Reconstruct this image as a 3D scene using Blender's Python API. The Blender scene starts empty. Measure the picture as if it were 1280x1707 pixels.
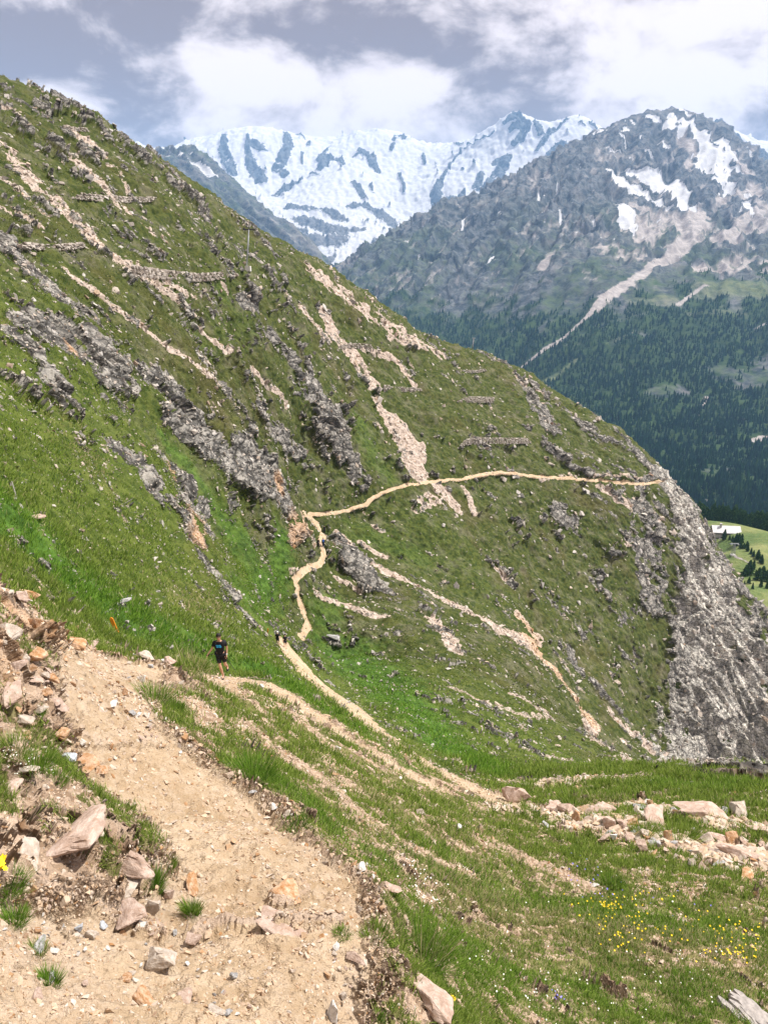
import bpy, bmesh, math, random
import numpy as np
from mathutils import Vector, Matrix

random.seed(7)
RNG = np.random.default_rng(7)
SC = bpy.context.scene

# ------------------------------------------------------------------ camera
PW, PH, F = 1280.0, 1707.0, 1241.0
PITCH = math.radians(18.0)
CP, SP = math.cos(PITCH), math.sin(PITCH)
cam_d = bpy.data.cameras.new("camera")
cam = bpy.data.objects.new("camera", cam_d)
SC.collection.objects.link(cam)
cam_d.sensor_fit = 'VERTICAL'
cam_d.sensor_height = 24.0
cam_d.lens = 24.0 * F / PH
cam_d.clip_start = 0.05
cam_d.clip_end = 60000
cam.location = (0, 0, 0)
cam.rotation_euler = (math.pi / 2 - PITCH, 0, 0)
SC.camera = cam
SC.render.resolution_x, SC.render.resolution_y = 767, 1024

# ------------------------------------------------------------------ light
SUN_EL, SUN_AZ = math.radians(58), math.radians(72)
SC.view_settings.view_transform = 'Standard'
SC.view_settings.look = 'None'
SC.view_settings.gamma = 1
SC.view_settings.exposure = 0.8
sun_d = bpy.data.lights.new("sun", 'SUN')
sun_d.energy = 4.4
sun_d.angle = math.radians(1.5)
sun_d.color = (1.0, 0.95, 0.86)
sun = bpy.data.objects.new("sun", sun_d)
SC.collection.objects.link(sun)
sd = Vector((math.sin(SUN_AZ) * math.cos(SUN_EL), math.cos(SUN_AZ) * math.cos(SUN_EL), math.sin(SUN_EL)))
sun.rotation_euler = sd.to_track_quat('Z', 'Y').to_euler()
try:
    SC.cycles.use_denoising = True
    SC.cycles.max_bounces = 5
    SC.cycles.diffuse_bounces = 3
    SC.cycles.transparent_max_bounces = 6
    SC.cycles.volume_bounces = 1
except Exception:
    pass


class NT:
    """small helper round a node tree"""
    def __init__(self, tree):
        self.t = tree
        tree.nodes.clear()

    def n(self, kind, ins=None, **kw):
        nd = self.t.nodes.new(kind)
        for k, v in kw.items():
            setattr(nd, k, v)
        for k, v in (ins or {}).items():
            s = nd.inputs[k]
            if isinstance(v, bpy.types.NodeSocket):
                self.t.links.new(v, s)
            else:
                s.default_value = v
        return nd

    def math(self, op, a, b=0.0, c=0.0, clamp=False):
        nd = self.n('ShaderNodeMath', {0: a, 1: b, 2: c}, operation=op)
        nd.use_clamp = clamp
        return nd.outputs[0]

    def mix(self, f, a, b, mode='MIX'):
        nd = self.n('ShaderNodeMix', data_type='RGBA', blend_type=mode)
        nd.clamp_factor = True
        for i, v in ((0, f), (6, a), (7, b)):
            s = nd.inputs[i]
            if isinstance(v, bpy.types.NodeSocket):
                self.t.links.new(v, s)
            else:
                s.default_value = (v if i == 0 else (tuple(v) + (1,) if len(v) == 3 else v))
        return nd.outputs[2]

    def ss(self, x, lo, hi):
        nd = self.n('ShaderNodeMapRange', {0: x, 1: lo, 2: hi, 3: 0.0, 4: 1.0}, interpolation_type='SMOOTHSTEP')
        return nd.outputs[0]

    def noise(self, vec, scale, detail=4, rough=0.55, dist=0.0):
        nd = self.n('ShaderNodeTexNoise', {'Vector': vec, 'Scale': scale, 'Detail': detail, 'Roughness': rough, 'Distortion': dist})
        return nd.outputs[0]

    def vor(self, vec, scale, feature='F1', out=0):
        nd = self.n('ShaderNodeTexVoronoi', {'Vector': vec, 'Scale': scale}, feature=feature)
        return nd.outputs[out]

    def vec(self, v, s):
        nd = self.n('ShaderNodeVectorMath', {0: v, 1: s}, operation='MULTIPLY')
        return nd.outputs[0]

    def attr(self, name, out=2):
        return self.n('ShaderNodeAttribute', attribute_name=name).outputs[out]

    def pos(self):
        return self.n('ShaderNodeNewGeometry').outputs['Position']


# ------------------------------------------------------------------ sky: Nishita air with broken cloud by direction
world = bpy.data.worlds.new("World")
SC.world = world
world.use_nodes = True
w = NT(world.node_tree)
sky = w.n('ShaderNodeTexSky', sky_type='NISHITA')
sky.sun_disc = False
sky.sun_elevation = SUN_EL
sky.sun_rotation = SUN_AZ
sky.altitude = 2400
geo = w.n('ShaderNodeTexCoord').outputs['Generated']
sx = w.n('ShaderNodeSeparateXYZ', {0: geo})
X, Y, Z = sx.outputs
den = w.math('ADD', w.math('ABSOLUTE', Y), 0.25)
p = w.math('DIVIDE', X, den)
q = w.math('DIVIDE', Z, den)
pq = w.n('ShaderNodeCombineXYZ', {0: p, 1: w.math('MULTIPLY', q, 1.7), 2: w.math('MULTIPLY', Y, 0.3)}).outputs[0]
warp = w.n('ShaderNodeTexNoise', {'Vector': pq, 'Scale': 4.0, 'Detail': 5.0, 'Roughness': 0.6})
wc = w.n('ShaderNodeSeparateXYZ', {0: warp.outputs['Color']})
p2 = w.math('ADD', p, w.math('MULTIPLY', w.math('SUBTRACT', wc.outputs[0], 0.5), 0.22))
q2 = w.math('ADD', q, w.math('MULTIPLY', w.math('SUBTRACT', wc.outputs[1], 0.5), 0.13))


def sky_pq(u, v):
    xc, yc = (u - 640) / F, (853.5 - v) / F
    d = Vector((xc, CP + yc * SP, -SP + yc * CP)).normalized()
    return d.x / (abs(d.y) + .25), d.z / (abs(d.y) + .25)


# cloud masses: centre (photo direction), half-widths, weight (dark positive, bright gap negative)
BLOBS = [(120, 40, 260, 60, 1.0), (330, 70, 190, 60, .75), (255, 150, 95, 50, 1.0), (480, 60, 150, 45, .55), (60, 120, 130, 40, .45),
         (790, 90, 170, 55, 1.0), (700, 30, 150, 45, .7), (940, 60, 150, 50, .65), (880, 120, 120, 25, .4), (1060, 90, 90, 30, .35),
         (290, 225, 80, 22, .55), (860, 165, 190, 30, .3), (600, 200, 260, 25, .25), (1240, 190, 90, 40, .38), (210, 215, 50, 25, .5),
         (430, 150, 90, 45, -.8), (330, 100, 40, 14, -.4), (590, 90, 30, 60, -.5), (1180, 90, 130, 80, -.6), (600, 150, 130, 30, -.3),
         (120, 165, 90, 25, -.35), (1000, 135, 170, 30, -.5), (550, 10, 200, 10, -.2), (40, 10, 60, 10, -.2)]
acc = None
for (u, v, a, b, wt) in BLOBS:
    p0, q0 = sky_pq(u, v)
    pa, _ = sky_pq(u + a, v)
    _, qb = sky_pq(u, v - b)
    dx = w.math('DIVIDE', w.math('SUBTRACT', p2, p0), abs(pa - p0))
    dy = w.math('DIVIDE', w.math('SUBTRACT', q2, q0), abs(qb - q0))
    r2 = w.math('ADD', w.math('MULTIPLY', dx, dx), w.math('MULTIPLY', dy, dy))
    g = w.math('MULTIPLY', w.math('POWER', 2.718, w.math('MULTIPLY', r2, -0.9)), wt)
    acc = g if acc is None else w.math('ADD', acc, g)
fine = w.noise(pq, 9.5, 12, 0.58, .2)
big = w.noise(pq, 1.6, 3, 0.5)
front = w.ss(q, -0.1, 0.55)
gen = w.math('MULTIPLY', w.math('SUBTRACT', big, 0.42), w.math('MULTIPLY', front, 2.2))
dens = w.math('ADD', w.math('ADD', w.math('MULTIPLY', acc, .66), gen), w.math('MULTIPLY', w.math('SUBTRACT', fine, 0.5), 4.4))
dark = w.ss(dens, 0.0, 0.92)
cloud = w.mix(dark, (0.68, 0.585, 0.56), (0.195, 0.14, 0.125))
wisp = w.ss(w.math('ADD', dens, w.math('MULTIPLY', w.noise(pq, 15, 6, .6), .4)), 0.05, 0.45)
cloud = w.mix(w.math('MULTIPLY', w.math('SUBTRACT', 1.0, wisp), .6), cloud, (0.78, 0.69, 0.67))
bgs = w.n('ShaderNodeBackground', {0: sky.outputs[0], 1: 0.1})
bgc = w.n('ShaderNodeBackground', {0: cloud, 1: 1.0})
mx = w.n('ShaderNodeMixShader', {0: 0.975, 1: bgs.outputs[0], 2: bgc.outputs[0]})
w.n('ShaderNodeOutputWorld', {0: mx.outputs[0]})
world.cycles.sampling_method = 'MANUAL'
world.cycles.sample_map_resolution = 512


# ------------------------------------------------------------------ helpers
def tag(o, label=None, cat=None, group=None, kind=None):
    if label:
        o['label'] = label
    if cat:
        o['category'] = cat
    if group:
        o['group'] = group
    if kind:
        o['kind'] = kind
    return o


def link(o, parent=None):
    SC.collection.objects.link(o)
    if parent is not None:
        o.parent = parent
    return o


def mesh_np(name, V, faces, mat, attrs=None, smooth=True, parent=None):
    """V (n,3); faces: list of (m,k) int arrays"""
    me = bpy.data.meshes.new(name)
    V = np.ascontiguousarray(V, np.float32)
    me.vertices.add(len(V))
    me.vertices.foreach_set('co', V.ravel())
    tot = sum(f.size for f in faces)
    npoly = sum(len(f) for f in faces)
    me.loops.add(tot)
    me.loops.foreach_set('vertex_index', np.concatenate([f.ravel() for f in faces]).astype(np.int32))
    me.polygons.add(npoly)
    sizes = np.concatenate([np.full(len(f), f.shape[1], np.int32) for f in faces])
    starts = np.concatenate([[0], np.cumsum(sizes)[:-1]]).astype(np.int32)
    me.polygons.foreach_set('loop_start', starts)
    try:
        me.polygons.foreach_set('loop_total', sizes)
    except Exception:
        pass
    me.polygons.foreach_set('use_smooth', np.full(npoly, smooth, bool))
    for k, a in (attrs or {}).items():
        at = me.attributes.new(k, 'FLOAT', 'POINT')
        at.data.foreach_set('value', np.ascontiguousarray(a, np.float32))
    me.update(calc_edges=True)
    if mat:
        me.materials.append(mat)
    return link(bpy.data.objects.new(name, me), parent)


def obj_bm(name, bm, mat, parent=None, smooth=False):
    me = bpy.data.meshes.new(name)
    bmesh.ops.recalc_face_normals(bm, faces=bm.faces)
    bm.to_mesh(me)
    bm.free()
    if smooth:
        me.polygons.foreach_set('use_smooth', np.ones(len(me.polygons), bool))
    me.materials.append(mat)
    return link(bpy.data.objects.new(name, me), parent)


def empty(name, loc, rz=0.0):
    o = bpy.data.objects.new(name, None)
    o.empty_display_size = .2
    o.location = loc
    o.rotation_euler = (0, 0, rz)
    return link(o)


def copy_tree(o, parent=None):
    c = o.copy()
    SC.collection.objects.link(c)
    if parent is not None:
        c.parent = parent
    for ch in list(o.children):
        copy_tree(ch, c)
    return c


# ---- numpy noise
_perm = RNG.permutation(256).astype(np.int32)
PERM = np.concatenate([_perm, _perm])
VAL = (RNG.random(256) * 2 - 1).astype(np.float32)


def vnoise(p):
    i = np.floor(p).astype(np.int32)
    f = (p - i).astype(np.float32)
    f = f * f * f * (f * (f * 6 - 15) + 10)
    x0, y0, z0 = (i[:, k] & 255 for k in range(3))
    x1, y1, z1 = (x0 + 1) & 255, (y0 + 1) & 255, (z0 + 1) & 255

    def c(x, y, z):
        return VAL[PERM[PERM[PERM[x] + y] + z]]
    fx, fy, fz = f[:, 0], f[:, 1], f[:, 2]
    a = c(x0, y0, z0) * (1 - fx) + c(x1, y0, z0) * fx
    b = c(x0, y1, z0) * (1 - fx) + c(x1, y1, z0) * fx
    d = c(x0, y0, z1) * (1 - fx) + c(x1, y0, z1) * fx
    e = c(x0, y1, z1) * (1 - fx) + c(x1, y1, z1) * fx
    return (a * (1 - fy) + b * fy) * (1 - fz) + (d * (1 - fy) + e * fy) * fz


_R = np.array([[0.36, 0.48, -0.8], [-0.8, 0.6, 0.0], [0.48, 0.64, 0.6]], np.float32)


def fbm(p, oct=4, gain=0.5, ridged=False):
    s, a, t = 0, 1.0, 0
    q = p.astype(np.float32)
    for o in range(oct):
        n = vnoise(q)
        if ridged:
            n = 1 - 2 * np.abs(n)
        s = s + a * n
        t += a
        a *= gain
        q = q @ _R * 2.03 + 17.3
    return s / t


def adnoise(P, R, factor, sharp=1.3, lo=-6, hi=6, seed=0.0, ridged=False):
    """noise whose octaves are weighted so its features are about factor*R across (R = distance from the path head)"""
    out = np.zeros(len(P), np.float32)
    tot = np.zeros(len(P), np.float32)
    tgt = np.log2(np.maximum(R * factor, 1e-4))
    for k in range(lo, hi + 1):
        wgt = np.exp(-((k - tgt) / sharp) ** 2)
        m = wgt > 0.04
        if not m.any():
            continue
        n = vnoise((P[m] @ _R) / (2.0 ** k) + seed + k * 7.7)
        if ridged:
            n = 1 - 2 * np.abs(n)
        out[m] += wgt[m] * n
        tot[m] += wgt[m] ** 2
    return out / np.sqrt(np.maximum(tot, 1e-6)) * 1.3


def facets(P, size, seed=0):
    """blocky cells: each cell gets its own height and tilt -> jointed rock"""
    q = P / size + seed * 13.7
    i0 = np.floor(q).astype(np.int32)
    best = np.full(len(q), 1e9, np.float32)
    h = np.zeros(len(q), np.float32)
    for dx in (-1, 0, 1):
        for dy in (-1, 0, 1):
            for dz in (-1, 0, 1):
                c = i0 + np.array([dx, dy, dz], np.int32)
                k = PERM[PERM[PERM[c[:, 0] & 255] + (c[:, 1] & 255)] + (c[:, 2] & 255)]
                off = np.stack([VAL[k], VAL[(k + 71) & 255], VAL[(k + 137) & 255]], 1) * .5 + .5
                d = q - (c + off)
                d2 = (d * d).sum(1)
                m = d2 < best
                best[m] = d2[m]
                tilt = np.stack([VAL[(k + 11) & 255], VAL[(k + 23) & 255], VAL[(k + 59) & 255]], 1)
                h[m] = (VAL[(k + 200) & 255] + (d * tilt).sum(1) * 1.5)[m]
    return h


def sstep(x, a, b):
    t = np.clip((x - a) / (b - a), 0, 1)
    return t * t * (3 - 2 * t)


# ---- geometry of view lines, used only to turn photo measurements into places on the ground
def ray(u, v):
    u, v = np.asarray(u, float), np.asarray(v, float)
    xc, yc = (u - 640) / F, (853.5 - v) / F
    return np.stack([xc, CP + yc * SP, -SP + yc * CP], -1)


def project(P):
    x, y, z = P[:, 0], P[:, 1], P[:, 2]
    dep = y * CP - z * SP
    up = y * SP + z * CP
    dep = np.where(np.abs(dep) < 1e-6, 1e-6, dep)
    return 640 + F * x / dep, 853.5 - F * up / dep, dep


class Field:
    """height field z = r * s(theta, ln r), thin-plate spline through surveyed points (u, v, horizontal distance)"""
    def __init__(self, pts, th0, th1, r0, r1, k=1.0, nt=340, nl=620, smooth=1e-4):
        pts = np.array(pts, float)
        d = ray(pts[:, 0], pts[:, 1])
        hy = np.hypot(d[:, 0], d[:, 1])
        th, L, s = np.arctan2(d[:, 0], d[:, 1]), np.log(pts[:, 2]), d[:, 2] / hy
        A = np.stack([th * k, L], 1)
        n = len(A)
        D = np.sqrt(((A[:, None] - A[None]) ** 2).sum(-1))
        K = self.phi(D) + np.eye(n) * smooth
        Pm = np.concatenate([np.ones((n, 1)), A], 1)
        M = np.block([[K, Pm], [Pm.T, np.zeros((3, 3))]])
        sol = np.linalg.solve(M, np.concatenate([s, np.zeros(3)]))
        self.t = np.linspace(th0, th1, nt)
        self.l = np.linspace(math.log(r0), math.log(r1), nl)
        G = np.stack(np.meshgrid(self.t * k, self.l, indexing='ij'), -1).reshape(-1, 2)
        out = np.empty(len(G))
        for i in range(0, len(G), 20000):
            g = G[i:i + 20000]
            dd = np.sqrt(((g[:, None] - A[None]) ** 2).sum(-1))
            out[i:i + 20000] = self.phi(dd) @ sol[:n] + sol[n] + g @ sol[n + 1:]
        self.S = out.reshape(nt, nl)

    @staticmethod
    def phi(d):
        return np.where(d > 1e-9, d * d * np.log(np.maximum(d, 1e-9)), 0)

    def s(self, th, L):
        a = np.clip((th - self.t[0]) / (self.t[1] - self.t[0]), 0, len(self.t) - 1.001)
        b = np.clip((L - self.l[0]) / (self.l[1] - self.l[0]), 0, len(self.l) - 1.001)
        i, j = a.astype(int), b.astype(int)
        f, g = a - i, b - j
        S = self.S
        return (S[i, j] * (1 - f) + S[i + 1, j] * f) * (1 - g) + (S[i, j + 1] * (1 - f) + S[i + 1, j + 1] * f) * g

    def grid(self, cols, nrow, floor=0.35, hid=0.12, nf=1500):
        """positions on a polar mesh, rows spread so that steep, exposed ground gets more of them"""
        Lf = np.linspace(self.l[0], self.l[-1], nf)
        T, LL = np.meshgrid(cols, Lf, indexing='ij')
        ph = np.arctan(self.s(T, LL))
        run = np.maximum.accumulate(ph, 1)
        vis = (ph >= run - 0.004)
        dph = np.abs(np.diff(ph, axis=1))
        wgt = np.where(vis[:, 1:], dph, dph * hid) + floor / nf
        for _ in range(3):
            k = 15
            pad = np.pad(wgt, ((k, k), (0, 0)), mode='edge')
            cs = np.cumsum(np.concatenate([np.zeros((1, nf - 1)), pad], 0), 0)
            wgt = (cs[2 * k + 1:] - cs[:-2 * k - 1]) / (2 * k + 1)
        cum = np.concatenate([np.zeros((len(cols), 1)), np.cumsum(wgt, 1)], 1)
        cum /= cum[:, -1:]
        tt = np.linspace(0, 1, nrow)
        Lr = np.stack([np.interp(tt, cum[i], Lf) for i in range(len(cols))])
        T = np.repeat(cols[:, None], nrow, 1)
        r = np.exp(Lr)
        P = np.stack([r * np.sin(T), r * np.cos(T), r * self.s(T, Lr)], -1)
        return P, r


def grid_normals(P):
    a = np.gradient(P, axis=0)
    b = np.gradient(P, axis=1)
    n = np.cross(a, b)
    n /= np.maximum(np.linalg.norm(n, axis=-1, keepdims=True), 1e-9)
    n[n[..., 2] < 0] *= -1
    return n


def grid_faces(nc, nr):
    idx = np.arange(nc * nr, dtype=np.int32).reshape(nc, nr)
    return np.stack([idx[:-1, :-1], idx[1:, :-1], idx[1:, 1:], idx[:-1, 1:]], -1).reshape(-1, 4)


class Look:
    """which vertex of a terrain is met first along a line of sight"""
    def __init__(self, P, step=2.0):
        u, v, d = project(P)
        self.P, self.step = P, step
        self.w, self.h = int(PW / step) + 80, int(PH / step) + 80
        iu, iv = (u / step + 40).astype(int), (v / step + 40).astype(int)
        ok = (d > 0.05) & (iu >= 0) & (iv >= 0) & (iu < self.w) & (iv < self.h)
        ids = np.nonzero(ok)[0]
        o = np.argsort(-d[ids])
        ids = ids[o]
        self.B = np.full((self.h, self.w), -1, np.int64)
        self.B[iv[ids], iu[ids]] = ids
        self.d = d

    def __call__(self, u, v):
        i, j = int(v / self.step + 40), int(u / self.step + 40)
        for rad in range(0, 40):
            y0, y1, x0, x1 = max(i - rad, 0), min(i + rad + 1, self.h), max(j - rad, 0), min(j + rad + 1, self.w)
            blk = self.B[y0:y1, x0:x1]
            c = blk[blk >= 0]
            if len(c):
                if rad == 0:
                    return int(c[0])
                yy, xx = np.nonzero(blk >= 0)
                k = np.argmin((yy + y0 - i) ** 2 + (xx + x0 - j) ** 2)
                return int(blk[yy[k], xx[k]])
        return 0


def paint(dst, P, look, pts, edge, soft=0.45, gain=1.0, minr=0.0, step=30.0):
    """a band of ground through surveyed points (u, v, width): nearest distance in metres to the band's axis"""
    dn = []
    for (a0, b0, c0), (a1, b1, c1) in zip(pts[:-1], pts[1:]):
        k = max(1, int(math.hypot(a1 - a0, b1 - b0) / step))
        dn += [(a0 + (a1 - a0) * i / k, b0 + (b1 - b0) * i / k, c0 + (c1 - c0) * i / k) for i in range(k)]
    pts = dn + [pts[-1]]
    ids = [look(a, b) for a, b, c in pts]
    C = [P[i] for i in ids]
    Rr = [max(c * .5 * look.d[i] / F, minr) for (a, b, c), i in zip(pts, ids)]
    if len(C) == 1:
        C, Rr = C * 2, Rr * 2
    for a, b, ra, rb in zip(C[:-1], C[1:], Rr[:-1], Rr[1:]):
        m = 2.2 * max(ra, rb)
        lo, hi = np.minimum(a, b) - m, np.maximum(a, b) + m
        sel = np.nonzero((P[:, 0] > lo[0]) & (P[:, 0] < hi[0]) & (P[:, 1] > lo[1]) & (P[:, 1] < hi[1]))[0]
        if not len(sel):
            continue
        q = P[sel]
        ab = b - a
        t = np.clip(((q - a) @ ab) / max(ab @ ab, 1e-9), 0, 1)
        d = np.linalg.norm(q - a - t[:, None] * ab, axis=1) / (ra + (rb - ra) * t)
        val = gain * (1 - sstep(d + edge[sel], 1 - soft, 1 + soft))
        dst[sel] = np.maximum(dst[sel], val)
# ------------------------------------------------------------------ the slope we stand on, the gully and the spur
HILL = [
 # path in front
 (300,1707,1.65),(300,1600,2.0),(420,1540,2.2),(430,1510,2.55),(450,1450,2.85),(400,1400,3.2),(330,1300,4.3),(270,1200,6.2),(230,1120,8.8),(215,1098,10),
 (600,1707,1.75),(640,1600,2.1),(650,1500,2.9),(560,1420,3.5),(480,1330,4.4),(370,1240,5.9),(300,1170,7.7),(290,1102,9.9),
 # cut bank on the left
 (0,1707,1.6),(0,1600,1.9),(0,1500,2.2),(0,1400,2.6),(0,1300,3.1),(60,1250,3.9),(0,1200,3.55),(0,1100,4.2),(0,1000,4.9),(0,976,5.1),
 (60,1028,6.2),(100,1052,7.6),(160,1083,9.6),(-150,950,4.2),(-150,1200,3.2),(-150,1500,2.0),
 (0,992,8.5),(60,1040,10),(160,1100,12.5),(215,1112,14),
 # grass slope rising on the left
 (0,960,16),(0,900,21),(0,830,28),(0,700,42),(0,560,62),(0,400,95),(0,280,140),(0,152,195),
 (60,1012,17),(100,1000,23),(100,850,36),(100,700,52),(100,550,75),(100,400,110),(100,300,150),(75,176,207),(125,184,211),
 (160,1078,16),(215,1085,21),(200,1040,25),(200,950,34),(200,800,52),(200,650,75),(200,500,105),(200,400,145),(200,300,180),(200,228,220),
 (300,1060,30),(300,950,44),(300,850,58),(300,700,86),(300,600,110),(300,500,138),(300,400,178),(300,330,215),(290,283,238),
 (420,1060,48),(380,1040,42),(400,950,64),(400,850,85),(400,700,120),(400,600,147),(400,500,178),(400,430,208),(400,370,250),
 (-200,1000,14),(-200,800,26),(-200,500,60),(-200,250,120),(-200,60,185),
 # nearer leg of the zigzag and the grass rim above it
 (370,1128,28),(402,1128,26),(440,1140,21),(470,1153,17),(540,1200,13.4),(600,1240,12.1),(660,1275,11.5),(715,1303,11.3),(760,1312,12),
 (440,1100,29),(500,1146,19),(590,1214,14.4),(650,1258,12.6),
 (470,1125,40),(560,1186,30),(620,1222,25),
 # farther leg
 (470,1076,90),(510,1112,66),(560,1150,52),(600,1188,41),(660,1238,27),(740,1287,17.5),(815,1324,13.5),
 (440,1030,72),(480,950,130),(500,860,166),(500,750,182),(500,650,195),(500,550,220),(500,480,247),(500,426,272),
 # slope right of the path
 (330,1118,11.5),(350,1165,8.9),(400,1182,9.4),(420,1160,11),(440,1200,9.2),(520,1255,8.7),(600,1295,8.7),(600,1350,5.7),(700,1335,8.6),(700,1400,6.0),(700,1500,4.05),
 (700,1600,2.7),(700,1707,2.0),(850,1345,11.8),(850,1400,9.4),(850,1500,6.3),(850,1600,4.3),(850,1707,3.0),(1000,1322,16),(1000,1370,11.5),(1000,1450,8.0),
 (1000,1550,5.6),(1000,1707,3.7),(1140,1302,17),(1140,1370,12),(1140,1450,9.0),(1140,1550,6.6),(1140,1707,4.4),(1280,1310,17),(1280,1400,12),(1280,1500,8.8),
 (1280,1600,6.6),(1280,1707,5.0),(1450,1330,17),(1450,1500,11),(1450,1707,6.6),
 # right rim of the near slope and the drop behind it
 (1450,1290,22),(1280,1284,21),(1140,1283,23),(1060,1283,26),(960,1288,30),(880,1296,31),
 (1280,1350,45),(1280,1330,110),(1140,1345,50),(1140,1310,120),(1060,1322,60),(1450,1400,60),
 # middle meadow between the zigzag and the gully
 (600,1150,62),(600,1100,82),(600,1050,105),(600,1000,128),(600,950,148),(600,926,157),(700,1262,29),(700,1200,49),(700,1150,64),(700,1100,85),(700,1050,108),
 (700,1005,136),(690,978,148),(800,1283,28),(800,1245,44),(800,1200,58),(800,1150,78),(800,1100,102),(800,1052,136),(790,1032,143),
 (540,1100,82),(540,1050,105),(540,1000,126),(540,940,147),(540,892,160),(900,1272,48),(900,1235,66),(900,1180,92),(880,1090,134),
 (960,1268,70),(950,1210,105),(1000,1262,112),(1005,1236,146),(1060,1278,150),
 # spur face
 (560,840,184),(560,700,202),(560,600,230),(560,500,264),(560,459,290),(620,828,194),(620,700,224),(620,600,257),(620,498,304),
 (740,900,192),(740,1000,160),(740,798,220),(740,700,250),(740,620,287),(740,569,322),
 (850,787,247),(850,900,216),(850,1000,188),(850,1058,160),(850,700,280),(850,650,307),(850,610,338),(800,583,333),
 (960,798,272),(960,900,246),(960,1000,222),(960,1100,196),(960,1180,166),(960,720,306),(960,674,346),
 (1060,800,294),(1060,900,270),(1060,1000,250),(1060,1100,230),(1060,1200,205),(1060,1250,178),(1060,745,338),
 (1105,793,326),(1120,900,286),(1120,1000,266),(1120,1100,250),(1120,1200,234),(1120,1278,215),(1150,832,322),
 (1190,912,312),(1190,1000,290),(1190,1100,273),(1190,1200,259),(1190,1290,247),(1232,972,310),(1280,1042,305),(1280,1100,290),(1280,1200,274),(1280,1290,262),
 (1400,1180,300),(1400,1290,285),
 # ground falling away behind the skyline
 (0,180,260),(0,330,460),(200,270,275),(200,430,460),(400,420,300),(400,600,480),(560,520,340),(560,720,480),(740,650,375),(740,850,490),(850,700,390),(850,900,490),
 (960,780,395),(960,960,490),(1060,860,390),(1060,1020,490),(1150,960,375),(1150,1100,490),(1232,1080,360),(1232,1180,490),(1280,1140,360),(1280,1240,490),(1400,1300,490),
 (-200,150,300),(-200,300,470),
]
FH = Field(HILL, -0.98, 0.98, 0.55, 520.0, nt=420, nl=760)
TMAX = 0.98
ti = np.linspace(-1, 1, 1180)
cols = 0.68 * ti + 0.29 * np.sign(ti) * np.clip((np.abs(ti) - .82) / .18, 0, 1) ** 2
G, GR = FH.grid(cols, 1800, floor=.7)
NC, NR = G.shape[:2]
NRM = grid_normals(G).reshape(-1, 3)
P0 = G.reshape(-1, 3).astype(np.float32)
R0 = GR.reshape(-1).astype(np.float32)
LK = Look(P0)
N = len(P0)

FALL = np.array([0.80, -0.40, -0.50], np.float32)
FALL /= np.linalg.norm(FALL)
along = P0 @ FALL
Q0 = P0 - (along * 0.74)[:, None] * FALL              # compressed along the fall line -> streaks run downhill
ST = adnoise(Q0, R0, 0.020, 1.6, seed=3.1)
ST2 = adnoise(Q0, R0, 0.006, 1.3, seed=9.4)
IS = adnoise(P0, R0, 0.010, 1.2, seed=21.0)
FI = adnoise(P0, R0, 0.004, 1.0, seed=5.0)
EDGE = 0.40 * ST + 0.30 * ST2 + 0.25 * FI
EDGET = (.10 + .14 * sstep(R0, 60, 140)) * adnoise(P0, R0, 0.012, 1.3, seed=40.) + 0.10 * FI

short = np.zeros(N, np.float32)
paint(short, P0, LK, [(380,1150,60),(440,1165,80),(500,1200,90),(560,1245,90),(640,1290,90),(720,1325,80)], EDGE * .3, soft=.7)
paint(short, P0, LK, [(190,1050,70),(200,1064,60)], EDGE * .3, soft=.5)
paint(short, P0, LK, [(446,1056,16),(470,1078,24)], EDGE * .3, soft=.5, minr=1.5)
paint(short, P0, LK, [(360,1125,50),(402,1128,50),(470,1153,60),(540,1200,60),(600,1240,60),(715,1303,70),(830,1330,60)], EDGE * .3, soft=.6, minr=.9)
paint(short, P0, LK, [(474,1075,60),(510,1112,90),(560,1150,100),(602,1190,100),(650,1232,80),(740,1287,70)], EDGE * .3, soft=.6, minr=1.6)
cliff = np.zeros(N, np.float32)
for s_ in ([(1112,800,50),(1140,860,80),(1165,930,100)], [(1165,930,110),(1185,1010,150),(1205,1100,220)], [(1205,1100,220),(1215,1200,250),(1225,1290,250)]):
    paint(cliff, P0, LK, s_, EDGE * .6, soft=.6)
cliff *= sstep(R0, 150, 190)
rock = np.zeros(N, np.float32)
scree = np.zeros(N, np.float32)
trail = np.zeros(N, np.float32)
warm = np.zeros(N, np.float32)
lush = np.zeros(N, np.float32)
dry = np.zeros(N, np.float32)

TR = [
 [(330,1707,640),(340,1640,620),(360,1580,560),(430,1520,450),(480,1455,330),(420,1390,340),(325,1330,340),(245,1260,330),(195,1200,270),(180,1150,230),(195,1115,150),(220,1100,120)],
 [(40,1690,260),(60,1600,240),(60,1520,180)],
 [(356,1130,18),(372,1130,22),(400,1128,26),(440,1140,32),(470,1153,38),(540,1200,44),(600,1240,46),(660,1275,50),(715,1302,56)],
 [(474,1073,40),(484,1088,66),(500,1110,80),(530,1140,90),(570,1170,84),(602,1197,74),(640,1225,62),(668,1244,40)],
 [(735,1285,60),(765,1302,100),(800,1318,90),(830,1330,44)],
 [(500,1063,12),(512,1042,17),(505,1020,17),(495,990,15),(491,966,15),(505,950,14),(533,940,11),(541,925,11),(535,905,10),(538,890,13),(528,874,15),(516,863,15),(508,856,16)],
 [(508,857,9),(540,857,6),(580,850,6.5),(610,840,6.5),(630,824,6.5),(660,812,6.5),(700,805,6.5),(740,800,7),(770,799,6),(800,791,6.5),(830,787,6.5),(880,792,6),(910,797,7),(960,798,6),(1020,804,6),(1070,807,6),(1107,802,7)],
]
for k_, s in enumerate(TR):
    paint(trail, P0, LK, s, EDGET, soft=0.22, minr=(0, 0, .5, 1.0, .9, .55, .46)[k_], step=7.0 if k_ > 1 else 30.0)

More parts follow.
